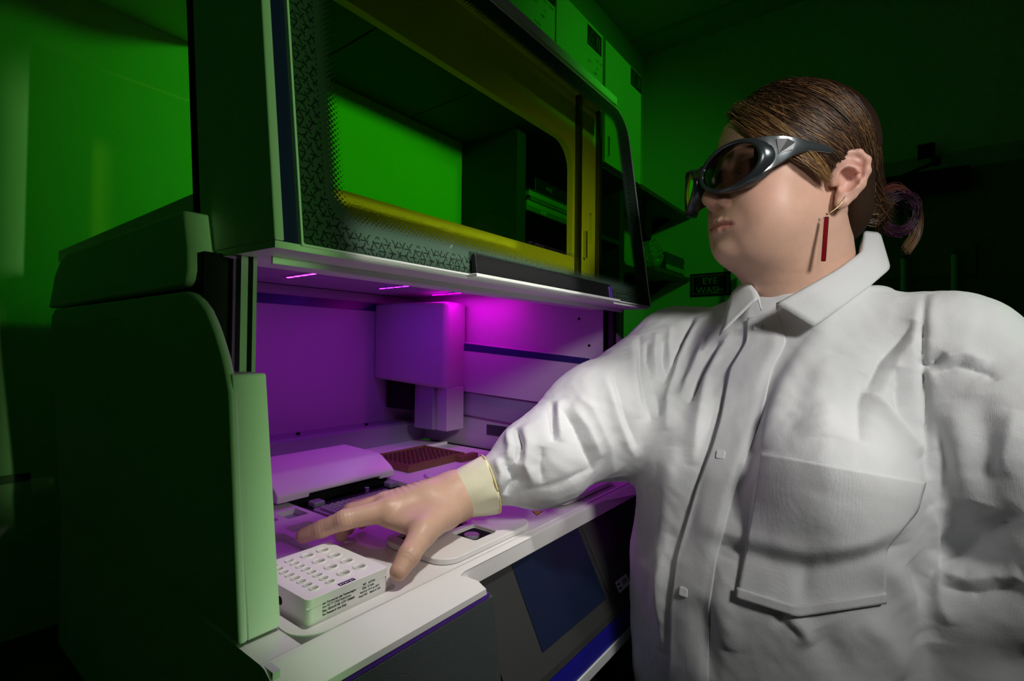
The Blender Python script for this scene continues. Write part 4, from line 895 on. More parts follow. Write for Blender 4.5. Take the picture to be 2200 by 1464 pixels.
# broad soft unevenness of the thin cloth
w1 = np.sin(V[:, 0] * 55 + 2.0 * np.sin(V[:, 2] * 31 + V[:, 1] * 17)) * np.sin(V[:, 2] * 47 + 1.7 * np.sin(V[:, 1] * 43)) * np.sin(V[:, 1] * 51 + 1.3 * np.sin(V[:, 0] * 37))
w2 = np.sin(V[:, 0] * 150 + 2.2 * np.sin(V[:, 2] * 83)) * np.sin(V[:, 2] * 120 + 2 * np.sin(V[:, 1] * 97)) * np.sin(V[:, 1] * 135 + 2 * np.sin(V[:, 0] * 77))
DISP += 0.0013 * w1 + 0.0005 * w2
V = V + N * DISP[:, None]; V = relaxed(V, Fq, 1, 0.3)
low = np.clip((-0.235 - V[:, 2]) / 0.02, 0, 1); V[:, 1] -= low * np.clip(V[:, 1] - 0.326, 0, 1)
def fabric_mat():
    m = mat('nonwoven_fabric', (0.80, 0.81, 0.82), 0.75, vary=0.02, spec=0.25); nt = m.node_tree; b = nt.nodes['Principled BSDF']
    tc = nt.nodes.new('ShaderNodeTexCoord'); vo = nt.nodes.new('ShaderNodeTexVoronoi'); vo.inputs['Scale'].default_value = 700; vo.inputs['Randomness'].default_value = 0.25
    nt.links.new(tc.outputs['Object'], vo.inputs['Vector'])
    n2 = nt.nodes.new('ShaderNodeTexNoise'); n2.inputs['Scale'].default_value = 45; n2.inputs['Detail'].default_value = 5; nt.links.new(tc.outputs['Object'], n2.inputs['Vector'])
    bp = nt.nodes.new('ShaderNodeBump'); bp.inputs['Strength'].default_value = 0.35; bp.inputs['Distance'].default_value = 0.0006; nt.links.new(vo.outputs['Distance'], bp.inputs['Height'])
    bp2 = nt.nodes.new('ShaderNodeBump'); bp2.inputs['Strength'].default_value = 0.25; bp2.inputs['Distance'].default_value = 0.004; nt.links.new(n2.outputs['Fac'], bp2.inputs['Height']); nt.links.new(bp.outputs['Normal'], bp2.inputs['Normal'])
    nt.links.new(bp2.outputs['Normal'], b.inputs['Normal'])
    ts = nt.nodes.new('ShaderNodeBsdfTranslucent'); ts.inputs[0].default_value = (0.8, 0.8, 0.8, 1); mx = nt.nodes.new('ShaderNodeMixShader'); mx.inputs[0].default_value = 0.10
    out = [n for n in nt.nodes if n.type == 'OUTPUT_MATERIAL'][0]; nt.links.new(b.outputs[0], mx.inputs[1]); nt.links.new(ts.outputs[0], mx.inputs[2]); nt.links.new(mx.outputs[0], out.inputs[0])
    return m
M['fabric'] = fabric_mat()
coat = quads('lab_coat', V, Fq, M['fabric'], person)
bvh0 = BVHTree.FromPolygons(V.tolist(), Fq.tolist())
# ---- patches sewn on the coat: rows of pixel picks are cast on the cloth and lifted off it
def interp_poly(pts, n):
    p = np.array(pts, float); s = np.r_[0, np.cumsum(np.linalg.norm(np.diff(p, axis=0), axis=1))]; t_ = np.linspace(0, s[-1], n)
    return np.stack([np.interp(t_, s, p[:, i]) for i in range(p.shape[1])], 1)
def patch(name, left, right, nu, nv, lift, m, parent, thick=0.0012, liftf=None, bow=lambda u, v: 0.0):
    A = interp_poly(left, nv); Bp = interp_poly(right, nv); G = np.zeros((nv, nu, 3)); ok = True
    for j in range(nv):
        for i in range(nu):
            u_ = i / (nu - 1); pxy = A[j] * (1 - u_) + Bp[j] * u_; pxy = pxy + np.array([0.0, bow(u_, j / (nv - 1))]); h = hit(*pxy)
            if h is None: h = G[j, i - 1] if i else G[j - 1, i]
            r = -np.array(ray_at(*pxy).normalized()); G[j, i] = h + r * (lift if liftf is None else lift * liftf(u_, j / (nv - 1)))
    for _ in range(2):
        G[1:-1, :] = 0.5 * G[1:-1, :] + 0.25 * (G[:-2, :] + G[2:, :])
        G[:, 1:-1] = 0.5 * G[:, 1:-1] + 0.25 * (G[:, :-2] + G[:, 2:])
    Fp = [(j * nu + i, j * nu + i + 1, (j + 1) * nu + i + 1, (j + 1) * nu + i) for j in range(nv - 1) for i in range(nu - 1)]
    o = quads(name, G.reshape(-1, 3), np.array(Fp)[:, ::-1], m, parent); md = o.modifiers.new('thick', 'SOLIDIFY'); md.thickness = thick; md.offset = 0
    return o
patch('placket', [(1606, 684), (1603, 735), (1568, 792), (1548, 900), (1531, 960), (1497, 1050), (1453, 1200), (1441, 1300), (1438, 1464), (1438, 1540)],
      [(1668, 672), (1690, 735), (1660, 792), (1635, 900), (1612, 960), (1580, 1050), (1540, 1200), (1525, 1300), (1522, 1464), (1522, 1540)], 22, 130, 0.0055, M['fabric'], coat, liftf=lambda u, v: 1.0 if u < 0.75 else max(0.15, 1 - (u - 0.75) * 3.4))
pk = patch('chest_pocket', [(1632, 972), (1616, 1080), (1600, 1190), (1583, 1284)], [(1990, 1036), (1972, 1100), (1905, 1180), (1902, 1296)], 44, 40, 0.0065, M['fabric'], coat, liftf=lambda u, v: 0.75 + 0.9 * max(0, 1 - v * 5), bow=lambda u, v: v ** 3 * 36 * min(u / 0.4, (1 - u) / 0.6))
patch('pocket_hem', [(1583, 1262), (1581, 1286)], [(1904, 1274), (1904, 1298)], 40, 5, 0.0075, M['fabric'], pk, bow=lambda u, v: 36 * min(u / 0.4, (1 - u) / 0.6))
M['snap'] = mat('white_snap', (0.82, 0.83, 0.83), 0.45)
for (px, py) in ((1630, 706), (1551, 980), (1473, 1272)):
    h4 = bvh0.ray_cast(Vector((0, 0, 0)), ray_at(px, py).normalized()); h = np.array(h4[0]); n_ = np.array(h4[1]); n_ = n_ * (-1 if n_ @ np.array(ray_at(px, py)) > 0 else 1); n_ = n_ * 0.7 - np.array(ray_at(px, py).normalized()) * 0.3; n_ /= np.linalg.norm(n_)
    up_ = np.array([0.1, 0, 1.0]); rt = np.cross(up_, n_); rt /= np.linalg.norm(rt); up_ = np.cross(n_, rt)
    bm = prism(rrect(-0.0052, 0.0052, -0.0052, 0.0052, 0.0018, 3), 'z', 0.0035, 0.0068)
    for v in bm.verts: c = v.co.copy(); v.co = Vector(h + rt * c.x + up_ * c.y + n_ * c.z)
    obj('snap_button', bm, M['snap'], coat, bevel=0.0008)
# ---- collar
def sheet(name, rows, m, parent, nu=24, nv=10, thick=0.0018, sm=1):
    rows = [interp_poly(r, nu) for r in rows]; st = np.stack(rows, 0); nr = len(rows)
    t_ = np.linspace(0, nr - 1, nv); G = np.zeros((nv, nu, 3))
    for j, tv in enumerate(t_):
        i = min(int(tv), nr - 2); fr_ = tv - i; G[j] = st[i] * (1 - fr_) + st[i + 1] * fr_
    for _ in range(sm): G[:, 1:-1] = 0.5 * G[:, 1:-1] + 0.25 * (G[:, :-2] + G[:, 2:])
    Fp = [(j * nu + i, j * nu + i + 1, (j + 1) * nu + i + 1, (j + 1) * nu + i) for j in range(nv - 1) for i in range(nu - 1)]
    o = quads(name, G.reshape(-1, 3), np.array(Fp), m, parent); md = o.modifiers.new('thick', 'SOLIDIFY'); md.thickness = thick; md.offset = 0
    return o
def A3(l): return [tuple(at(*p)) for p in l]
# left collar leaf: fold line along the neck, then the leaf laid on the shoulder
foldl = [(1857, 497, 0.735), (1852, 540, 0.690), (1800, 578, 0.660), (1735, 615, 0.645), (1668, 652, 0.650)]
mid = [(1885, 500, 0.735), (1885, 556, 0.680), (1835, 600, 0.648), (1770, 640, 0.632), (1708, 678, 0.636)]
leaf = [(1892, 506, 0.738), (1913, 577, 0.682), (1866, 618, 0.645), (1806, 662, 0.628), (1748, 702, 0.626)]
stand = [(1850, 520, 0.745), (1842, 566, 0.700), (1792, 604, 0.672), (1730, 640, 0.658), (1668, 668, 0.655)]
collar = sheet('collar', [A3(stand), A3(foldl), A3(mid), A3(leaf)], M['fabric'], coat, 30, 14)
# right leaf and stand
foldr = [(1668, 560, 0.80), (1640, 590, 0.775), (1605, 603, 0.745), (1622, 622, 0.715), (1628, 640, 0.695)]
leafr = [(1640, 580, 0.82), (1600, 602, 0.80), (1572, 630, 0.765), (1556, 680, 0.725), (1545, 722, 0.705)]
standr = [(1672, 585, 0.79), (1650, 605, 0.765), (1622, 620, 0.74), (1632, 640, 0.71), (1636, 668, 0.685)]
sheet('collar', [A3(standr), A3(foldr), A3(leafr)], M['fabric'], coat, 24, 10)

# ------------------------------------------------------------------ trousers and shoes (below the picture)
M['denim'] = mat('dark_trousers', (0.02, 0.022, 0.03), 0.8); M['shoe'] = mat('black_shoe', (0.01, 0.01, 0.011), 0.4)
T = Field((0.52, -0.16, -1.28), (1.02, 0.42, -0.50), 0.008)
T.ell((0.795, 0.135, -0.60), (0.155, 0.165, 0.12), 0.001)
for s in (-1, 1):
    h_ = np.array([0.80, 0.135, -0.62]) + lf3 * s * 0.085; k_ = np.array([0.785, 0.135, -0.93]) + lf3 * s * 0.10; a_ = np.array([0.815, 0.135, -1.225]) + lf3 * s * 0.105
    T.chain([h_, k_, a_], [0.090, 0.066, 0.058], 0.03, 0.02)
T.v = np.maximum(T.v, -1.235 - T.P[..., 2])
V2, F2 = T.mesh(1); del T
quads('trousers', V2, F2, M['denim'], person)
for s in (-1, 1):
    c = np.array([0.79, 0.135, 0]) + lf3 * s * 0.105
    S2 = Field(c + np.array([-0.20, -0.09, -1.282]), c + np.array([0.12, 0.09, -1.17]), 0.006)
    S2.chain([c + np.array([0.06, 0, -1.240]), c + fw3 * 0.05 + np.array([0, 0, -1.240]), c + fw3 * 0.14 + np.array([0, 0, -1.246])], [0.042, 0.044, 0.036], 0.001, 0.02)
    S2.v = np.maximum(S2.v, ZF + 0.001 - S2.P[..., 2]); v3, f3 = S2.mesh(1); quads('shoe', v3, f3, M['shoe'], person)

# ------------------------------------------------------------------ gloved hand
M['glove'] = attr_mat('latex_glove', 0.42, sss=0.08, bump=0.18, bscale=260, spec=0.45)
K = dict(wr=(0.487, 0.459, -0.196), iM=(0.3935, 0.4830, -0.196), iP=(0.348, 0.506, -0.201), iD=(0.3345, 0.5300, -0.213), iT=(0.3225, 0.5480, -0.2215),
         mM=(0.403, 0.502, -0.194), mP=(0.372, 0.528, -0.203), mD=(0.372, 0.546, -0.222), mT=(0.376, 0.553, -0.2375),
         rM=(0.418, 0.519, -0.199), rP=(0.392, 0.547, -0.207), rD=(0.392, 0.562, -0.225), rT=(0.396, 0.567, -0.2385),
         pM=(0.436, 0.531, -0.207), pP=(0.418, 0.556, -0.214), pD=(0.417, 0.567, -0.228), pT=(0.420, 0.571, -0.2390),
         tC=(0.452, 0.447, -0.205), tM=(0.396, 0.427, -0.211), tI=(0.3625, 0.4115, -0.222), tT=(0.3465, 0.4085, -0.2325))
K = {k: np.array(v) for k, v in K.items()}
Hd = Field((0.295, 0.375, -0.265), (0.540, 0.600, -0.150), 0.0014)
Hd.cap(K['wr'] + np.array([0.035, -0.016, 0.006]), K['wr'], 0.030, 0.0285, 0.001)
Hd.chain([K['wr'], K['iM'] * 0.5 + K['wr'] * 0.5 + np.array([0, -0.004, 0.003]), K['iM']], [0.0275, 0.0200, 0.0140], 0.014, 0.01)
Hd.chain([K['wr'] + np.array([-0.005, 0.008, 0]), K['mM']], [0.025, 0.0140], 0.016)
Hd.chain([K['wr'] + np.array([0, 0.016, -0.004]), K['rM']], [0.022, 0.0125], 0.016)
Hd.chain([K['wr'] + np.array([0.0, 0.022, -0.008]), K['pM']], [0.020, 0.0115], 0.016)
Hd.chain([K['wr'], K['tC'], K['tM']], [0.024, 0.0200, 0.0150], 0.016, 0.012)
Hd.ell((0.425, 0.470, -0.207), (0.045, 0.034, 0.014), 0.015)
Hd.ell((0.420, 0.452, -0.206), (0.034, 0.020, 0.012), 0.014)                  # web between thumb and index
Hd.chain([K['iM'], K['iP'], K['iD'], K['iT']], [0.0138, 0.0112, 0.0098, 0.0088], 0.006, 0.004)
Hd.chain([K['tM'], K['tI'], K['tT']], [0.0148, 0.0118, 0.0096], 0.008, 0.004)
for a, r_ in (('m', 1.0), ('r', 0.95), ('p', 0.85)): Hd.chain([K[a + 'M'], K[a + 'P'], K[a + 'D'], K[a + 'T']], [0.0125 * r_, 0.0108 * r_, 0.0095 * r_, 0.0085 * r_], 0.004, 0.004)
V4, F4 = Hd.mesh(2); del Hd
N4 = vnormals(V4, F4)
# rubber wrinkles on the back of the hand near the knuckles and at the finger joints
w0 = np.array(K['wr']); ax_ = (K['rM'] - w0); ax_ /= np.linalg.norm(ax_); s_ = (V4 - w0) @ ax_; sidew = np.clip((V4[:, 1] - 0.468) / 0.03, 0, 1)
D4 = 0.0012 * np.sin(s_ * 900 + 6 * np.sin(V4[:, 1] * 60)) * np.exp(-((s_ - 0.045) / 0.028) ** 2) * sidew * np.clip(N4[:, 2] + 0.2, 0, 1)
for j in ('iP', 'iD', 'tI'):
    dj = np.linalg.norm(V4 - K[j], axis=1); nb_ = K['iT'] - K['iM'] if j[0] == 'i' else K['tT'] - K['tM']; nb_ = nb_ / np.linalg.norm(nb_)
    D4 += 0.00028 * np.sin(((V4 - K[j]) @ nb_) * 1500) * np.exp(-(dj / 0.012) ** 2)
V4 = V4 + N4 * D4[:, None]
glove = quads('glove', V4, F4, M['glove'], person)
gt = np.tile(np.array([0.70, 0.44, 0.31]), (len(V4), 1))
for kk in ('iT', 'tT', 'mM', 'rM', 'iM'):
    g = np.exp(-(np.linalg.norm(V4 - K[kk], axis=1) / 0.016) ** 2) * 0.35; gt = gt * (1 - g[:, None]) + np.array([0.68, 0.36, 0.25]) * g[:, None]
set_tone(glove, gt)
M['cuff'] = mat('cream_cuff', (0.90, 0.86, 0.62), 0.5, bump=0.2, bscale=120, vary=0.06, vscale=40)
ca = K['wr'] + np.array([0.000, -0.001, 0.001]); cb = np.array([0.522, 0.4335, -0.1835]); axd = (cb - ca); ln = np.linalg.norm(axd); axd /= ln
u1 = np.cross(axd, [0, 0, 1]); u1 /= np.linalg.norm(u1); u2 = np.cross(u1, axd)
NU, NV = 72, 18; G = []
for j in range(NV):
    t_ = j / (NV - 1); rr_ = 0.0292 + (0.0385 - 0.0292) * t_ ** 0.8
    for i in range(NU):
        a = 2 * math.pi * i / NU; w_ = 0.0009 * math.sin(5 * a + 3 * t_) * t_ + 0.0006 * math.sin(11 * a - 4 * t_) * t_
        G.append(ca + axd * ln * t_ + (u1 * math.cos(a) * 0.97 + u2 * math.sin(a)) * (rr_ + w_))
Fc = [(j * NU + i, j * NU + (i + 1) % NU, (j + 1) * NU + (i + 1) % NU, (j + 1) * NU + i) for j in range(NV - 1) for i in range(NU)]
cuff = quads('glove_cuff', np.array(G), np.array(Fc), M['cuff'], glove); md = cuff.modifiers.new('t', 'SOLIDIFY'); md.thickness = 0.0008
M['rim'] = mat('yellow_rolled_rim', (0.85, 0.72, 0.30), 0.6)
obj('rolled_rim', tube([tuple(cb + (u1 * math.cos(a) * 0.97 + u2 * math.sin(a)) * 0.0389) for a in [2 * math.pi * i / 64 for i in range(65)]], 0.0013, 8), M['rim'], glove, smooth=True)

# ------------------------------------------------------------------ hair
def hair_mat(name, root_c, tip_c, rough=0.35):
    m = bpy.data.materials.new(name); m.use_nodes = True; nt = m.node_tree; b = nt.nodes['Principled BSDF']
    a = nt.nodes.new('ShaderNodeAttribute'); a.attribute_name = 'tone'; nt.links.new(a.outputs['Color'], b.inputs['Base Color'])
    b.inputs['Roughness'].default_value = rough; b.inputs['Specular IOR Level'].default_value = 0.6 if rough < 0.5 else 0.1; b.inputs['Anisotropic'].default_value = 0.6
    return m
M['hair'] = hair_mat('brown_hair', None, None)
HC = np.array([-0.0150, 0, 0.034]); HR = np.array([0.1065, 0.0865, 0.0915])
Hf = Field((-0.16, -0.115, -0.13), (0.11, 0.115, 0.15), 0.003)
Hf.v = sd_ell(Hf.P, HC, HR).astype(np.float32)
nape = sd_ell(Hf.P, (-0.062, 0, -0.045), (0.052, 0.064, 0.060)); Hf.v = smin(Hf.v, nape, 0.03)
hzx = np.interp(Hf.P[..., 2], [-0.12, -0.06, -0.02, 0.012, 0.030, 0.050, 0.062, 0.075, 0.14], [-0.075, -0.050, -0.046, -0.028, 0.012, 0.045, 0.070, 0.100, 0.110])
hzx = hzx - 0.10 * np.clip(-Hf.P[..., 1], 0, 1) + 6.0 * np.clip(0.06 - np.abs(Hf.P[..., 1]), 0, 1) ** 2 * 0.9
Hf.v = -smin(-Hf.v, -(Hf.P[..., 0] - hzx), 0.010)
V5, F5 = Hf.mesh(2); del Hf, hzx, nape
M['hairbase'] = hair_mat('dark_hair_base', None, None, 0.75)
hair = quads('hair', hw(V5), F5, M['hairbase'], person)
base_t = np.tile(np.array([0.030, 0.015, 0.008]), (len(V5), 1)); set_tone(hair, base_t)
def on_skull(az, el, lift=0.0):
    """az: 0 = forehead, 90 = her left, 180 = back; el: elevation in degrees"""
    a, e = math.radians(az), math.radians(el)
    dr = np.array([math.cos(a) * math.cos(e), math.sin(a) * math.cos(e), math.sin(e)])
    t_ = 1 / math.sqrt(((dr / HR) ** 2).sum()); return HC + dr * (t_ + lift)
_CM = {}
def catmull(P_, n):
    P_ = np.array(P_, float); P_ = np.concatenate([[2 * P_[0] - P_[1]], P_, [2 * P_[-1] - P_[-2]]]); m = len(P_) - 3
    if (m, n) not in _CM:
        Wt = np.zeros((n, m + 3))
        for k in range(n):
            t_ = k / (n - 1) * m; i = min(int(t_), m - 1); u_ = t_ - i
            Wt[k, i:i + 4] += 0.5 * np.array([-u_ + 2 * u_ ** 2 - u_ ** 3, 2 - 5 * u_ ** 2 + 3 * u_ ** 3, u_ + 4 * u_ ** 2 - 3 * u_ ** 3, -u_ ** 2 + u_ ** 3])
        _CM[(m, n)] = Wt
    return _CM[(m, n)] @ P_
BUN = hl(at(1905, 462, 0.775))[0]
SV, SF, ST = [], [], []
_OX = [1530, 1545, 1600, 1660, 1720, 1790, 1840, 1875, 1893, 1896]; _OY = [270, 208, 178, 164, 160, 172, 202, 250, 310, 330]
_SB = [0]; _TRI = np.array([[math.cos(2.0944 * q_), math.sin(2.0944 * q_)] for q_ in range(3)])
def strand(path, r, col, col2=None, n=14):
    """path in head-local coordinates"""
    Pq = hw(catmull(path, n)); hx_, hy_, _d = to_px(Pq)
    if ((hy_ < 370) & ((hx_ > 1900) | (hy_ < np.interp(hx_, _OX, _OY)))).any(): return
    t_ = np.empty_like(Pq); t_[1:-1] = Pq[2:] - Pq[:-2]; t_[0] = Pq[1] - Pq[0]; t_[-1] = Pq[-1] - Pq[-2]
    t_ /= np.linalg.norm(t_, axis=1)[:, None] + 1e-9; a = np.cross(t_, [0.3, 0.2, 0.93]); a /= np.linalg.norm(a, axis=1)[:, None] + 1e-9; b = np.cross(t_, a)
    s_ = np.linspace(0, 1, n); rr_ = (r * (1.0 - 0.75 * s_ ** 3))[:, None, None]
    SV.append((Pq[:, None] + rr_ * (a[:, None] * _TRI[None, :, :1] + b[:, None] * _TRI[None, :, 1:])).reshape(-1, 3))
    c1 = np.array(col); c2 = c1 if col2 is None else np.array(col2); ST.append(np.repeat(c1 + (c2 - c1) * s_[:, None], 3, 0))
    i = np.arange(n - 1)[:, None] * 3 + _SB[0]; q_ = np.arange(3)[None]; q2 = (q_ + 1) % 3
    SF.append(np.stack([i + q_, i + q2, i + 3 + q2, i + 3 + q_], -1).reshape(-1, 4)); _SB[0] += n * 3
rng = np.random.RandomState(3)
DARK, MID, BLOND, AUB = (0.030, 0.014, 0.007), (0.10, 0.050, 0.022), (0.42, 0.24, 0.09), (0.16, 0.05, 0.025)
def pick(w_): 
    c = [DARK, MID, BLOND, AUB][rng.choice(4, p=w_)]; return tuple(np.array(c) * rng.uniform(0.7, 1.3))
J = lambda s: rng.normal(0, s)
_o = hl((0, 0, 0))[0]
def sk(px, py, lift=0.0):
    """point of the hair surface seen at a pick of the photograph (head-local)"""
    d_ = hl(tuple(ray_at(px, py)))[0] - _o; R = HR + lift; a_ = (d_ / R); c_ = (_o - HC) / R
    A, Bq, Cq = a_ @ a_, a_ @ c_, c_ @ c_ - 1; disc = Bq * Bq - A * Cq
    t_ = (-Bq - math.sqrt(max(disc, 0))) / A; p = _o + d_ * t_
    if disc < 0: q_ = (p - HC) / R; p = HC + q_ / math.sqrt(q_ @ q_) * R
    return p
def nG(g, n=6): return interp_poly(g, n)
GD = [nG(g) for g in (
  [(1556, 244), (1584, 276), (1616, 299), (1660, 316), (1712, 340), (1762, 392)],
  [(1554, 226), (1606, 258), (1650, 284), (1690, 308), (1730, 338), (1768, 385)],
  [(1560, 212), (1630, 238), (1679, 275), (1722, 308), (1752, 338), (1772, 372)],
  [(1572, 200), (1640, 222), (1705, 262), (1760, 300), (1815, 325), (1862, 372), (1885, 435)],
  [(1584, 192), (1662, 206), (1735, 245), (1800, 288), (1845, 335), (1868, 390), (1888, 440)],
  [(1602, 184), (1690, 188), (1770, 220), (1828, 270), (1862, 325), (1875, 390), (1892, 440)],
  [(1630, 176), (1720, 170), (1800, 196), (1852, 250), (1878, 310), (1882, 380), (1895, 440)],
  [(1640, 172), (1725, 164), (1812, 188), (1868, 245), (1890, 310), (1890, 380), (1900, 440)])]
def guided(u, n=6):
    t_ = u * (len(GD) - 1); i = min(int(t_), len(GD) - 2); return GD[i] * (1 - (t_ - i)) + GD[i + 1] * (t_ - i)
for i in range(2600):
    u_ = rng.rand() ** 0.9; fr_ = u_ < 0.30
    g_ = guided(u_).copy(); t0 = rng.uniform(0, 0.25) if rng.rand() < 0.6 else rng.uniform(0.2, 0.55)
    g_ = interp_poly(g_, 24)[int(t0 * 23):]; g_ = interp_poly(g_, 6) + (rng.normal(0, 3.0, (6, 2)) * np.linspace(0.4, 1, 6)[:, None] + rng.normal(0, 4.0, 2)) * (1.0 if u_ < 0.7 else 0.5)
    lf_ = rng.uniform(-0.001, 0.004) + (0.004 * rng.rand() if fr_ else 0)
    bul = np.array([0.9, 1.0, 1.0, 1.0, 1.0, 0.9]); path = [sk(q_[0], q_[1], lf_ * b_ + (0.003 * b_ if fr_ else 0.0)) for q_, b_ in zip(g_, bul)]
    if fr_:
        path[-1] = np.array([path[-1][0], max(path[-1][1], 0.079 + J(0.001)), path[-1][2]]); path[-2][1] = max(path[-2][1], 0.083 + J(0.001))
        strand(path, rng.uniform(0.00025, 0.0005), pick([0.22, 0.40, 0.32, 0.06]), pick([0.06, 0.24, 0.65, 0.05]))
    else:
        path.append(BUN + np.array([0.012, 0.006 + J(0.008), J(0.008)]))
        strand(path, rng.uniform(0.0003, 0.0006), pick([0.50, 0.36, 0.08, 0.06]) if u_ > 0.6 else pick([0.36, 0.44, 0.14, 0.06]), pick([0.5, 0.4, 0.05, 0.05]))
# back of the head down to the knot
for i in range(900):
    e_ = rng.rand(); az = 95 + 85 * e_; lf_ = rng.uniform(-0.001, 0.003)
    strand([on_skull(az - 25 + J(5), 72 + J(5), lf_), on_skull(az + J(4), 48 + J(5), lf_), on_skull(az + 12 * (1 - e_) + J(4), 20 + J(5), lf_), on_skull(min(az + 25, 180) + J(4), -8 + J(5), lf_), BUN + np.array([0.012, J(0.010), J(0.010)])], rng.uniform(0.0003, 0.0006), pick([0.5, 0.36, 0.06, 0.08]))
# far side: from the part over her right temple and the back of the head
for i in range(700):
    lf_ = 0.001 + 0.004 * rng.rand(); e_ = rng.rand(); p0 = on_skull(rng.uniform(-15, 10), rng.uniform(52, 75), 0.001); p1 = on_skull(-35 - 20 * e_ + J(4), 40 + 28 * e_ + J(4), lf_); p2 = on_skull(-75 - 30 * e_ + J(4), 16 + 30 * e_ + J(5), lf_); p3 = on_skull(-135 + J(6), 4 + 15 * e_ + J(4), lf_)
    strand([p0, p1, p2, p3, BUN + np.array([0.012, -0.01 + J(0.008), J(0.01)])], rng.uniform(0.0003, 0.0005), pick([0.7, 0.26, 0.02, 0.02]))
# nape hair brushed up to the knot
for i in range(520):
    u_ = rng.rand(); s0 = hl(at(1838 + 26 * u_ + J(3), 402 + 70 * u_ + J(6), 0.705 + 0.03 * u_))[0]; p1 = s0 + np.array([-0.016, 0.002 + J(0.002), 0.002 + J(0.003)])
    strand([s0, p1, BUN + np.array([0.012, J(0.010), J(0.012)])], rng.uniform(0.0003, 0.0005), pick([0.36, 0.42, 0.16, 0.06]), n=8)
for i in range(420):
    az = rng.uniform(108, 165); p0 = on_skull(az - 8, -12 + J(10), -0.004); strand([p0, on_skull(az + 8, -22 + J(8), 0.001), BUN + np.array([0.014, J(0.010), J(0.012)])], rng.uniform(0.0003, 0.0005), pick([0.42, 0.40, 0.12, 0.06]), n=9)
# knot and the loop of coloured hair behind the neck
for i in range(500):
    a0 = rng.uniform(0, 6.28); rr_ = 0.026 + J(0.003); tl = rng.uniform(-0.5, 0.5); pts = []
    for k in range(6):
        a = a0 + k * 0.75; pts.append(BUN + np.array([-0.012 + rr_ * math.cos(a) * 0.9, 0.010 * tl + 0.012 * math.sin(a * 0.5 + tl), rr_ * math.sin(a)]) + rng.normal(0, 0.0015, 3))
    strand(pts, rng.uniform(0.0004, 0.0007), [(0.035, 0.012, 0.02), (0.09, 0.015, 0.06), (0.02, 0.012, 0.05), (0.05, 0.02, 0.012)][rng.choice(4)], n=14)
lp = [hl(at(*q_))[0] for q_ in ((1885, 420, 0.775), (1925, 402, 0.780), (1958, 430, 0.785), (1973, 470, 0.79), (1968, 510, 0.79), (1950, 540, 0.79))]
for i in range(260):
    o_ = rng.normal(0, 0.0022, 3); sh = rng.uniform(-0.007, 0.002); pts = [p + o_ + (BUN - p) * (-sh / 0.05) * (0.3 + 0.7 * k / 5) for k, p in enumerate(lp)]
    c_ = [(0.16, 0.02, 0.09), (0.22, 0.05, 0.02), (0.30, 0.14, 0.05), (0.08, 0.02, 0.012)][rng.choice(4, p=[0.35, 0.3, 0.2, 0.15])]
    strand(pts, rng.uniform(0.0003, 0.0006), c_, (0.30, 0.16, 0.05))
# fly-away hairs
for i in range(70):
    az0, el0 = rng.uniform(20, 130), rng.uniform(20, 70); p0 = on_skull(az0, el0, 0.004); p1 = on_skull(az0 + rng.uniform(10, 30), el0 - rng.uniform(5, 25), 0.010 + 0.004 * rng.rand()); p2 = on_skull(az0 + rng.uniform(25, 60), el0 - rng.uniform(15, 45), 0.007)
    strand([p0, p1, p2], 0.0002, MID, BLOND, n=10)
st_o = quads('hair_strands', np.concatenate(SV), np.concatenate(SF), M['hair'], hair); set_tone(st_o, np.concatenate(ST)); st_o['kind'] = 'stuff'

# ------------------------------------------------------------------ goggles
gog = root('safety_goggles', tuple(hw((0.09, 0, 0))[0]), 'dark wraparound safety goggles with smoked lenses worn on the face', 'goggles')
M['gframe'] = mat('gunmetal_frame', (0.045, 0.055, 0.060), 0.22, metal=0.55, spec=0.6)
M['gsilver'] = mat('silver_side', (0.30, 0.34, 0.36), 0.18, metal=0.9)
def lens_mat():
    m = bpy.data.materials.new('smoked_lens'); m.use_nodes = True; nt = m.node_tree; nt.nodes.clear(); out = nt.nodes.new('ShaderNodeOutputMaterial')
    t_ = nt.nodes.new('ShaderNodeBsdfTransparent'); t_.inputs[0].default_value = (0.34, 0.30, 0.27, 1); g_ = nt.nodes.new('ShaderNodeBsdfGlossy'); g_.inputs['Roughness'].default_value = 0.05
    f_ = nt.nodes.new('ShaderNodeFresnel'); f_.inputs[0].default_value = 1.6; mx = nt.nodes.new('ShaderNodeMixShader'); nt.links.new(f_.outputs[0], mx.inputs[0]); nt.links.new(t_.outputs[0], mx.inputs[1]); nt.links.new(g_.outputs[0], mx.inputs[2]); nt.links.new(mx.outputs[0], out.inputs[0]); return m
M['lens'] = lens_mat()
def wrapx(y, z): return 0.1275 - 5.4 * y * y - 1.2 * (z + 0.004) ** 2
LC, LW, LH = 0.0420, 0.0320, 0.0250
def hg(L_):
    L_ = np.atleast_2d(np.array(L_, float)).copy(); k_ = np.clip((L_[:, 0] - 0.0) / 0.06, 0, 1); L_[:, 2] += k_ * (0.17 * L_[:, 1] - 0.0075); L_[:, 0] -= k_ * 0.10 * L_[:, 1]; return hw(L_)
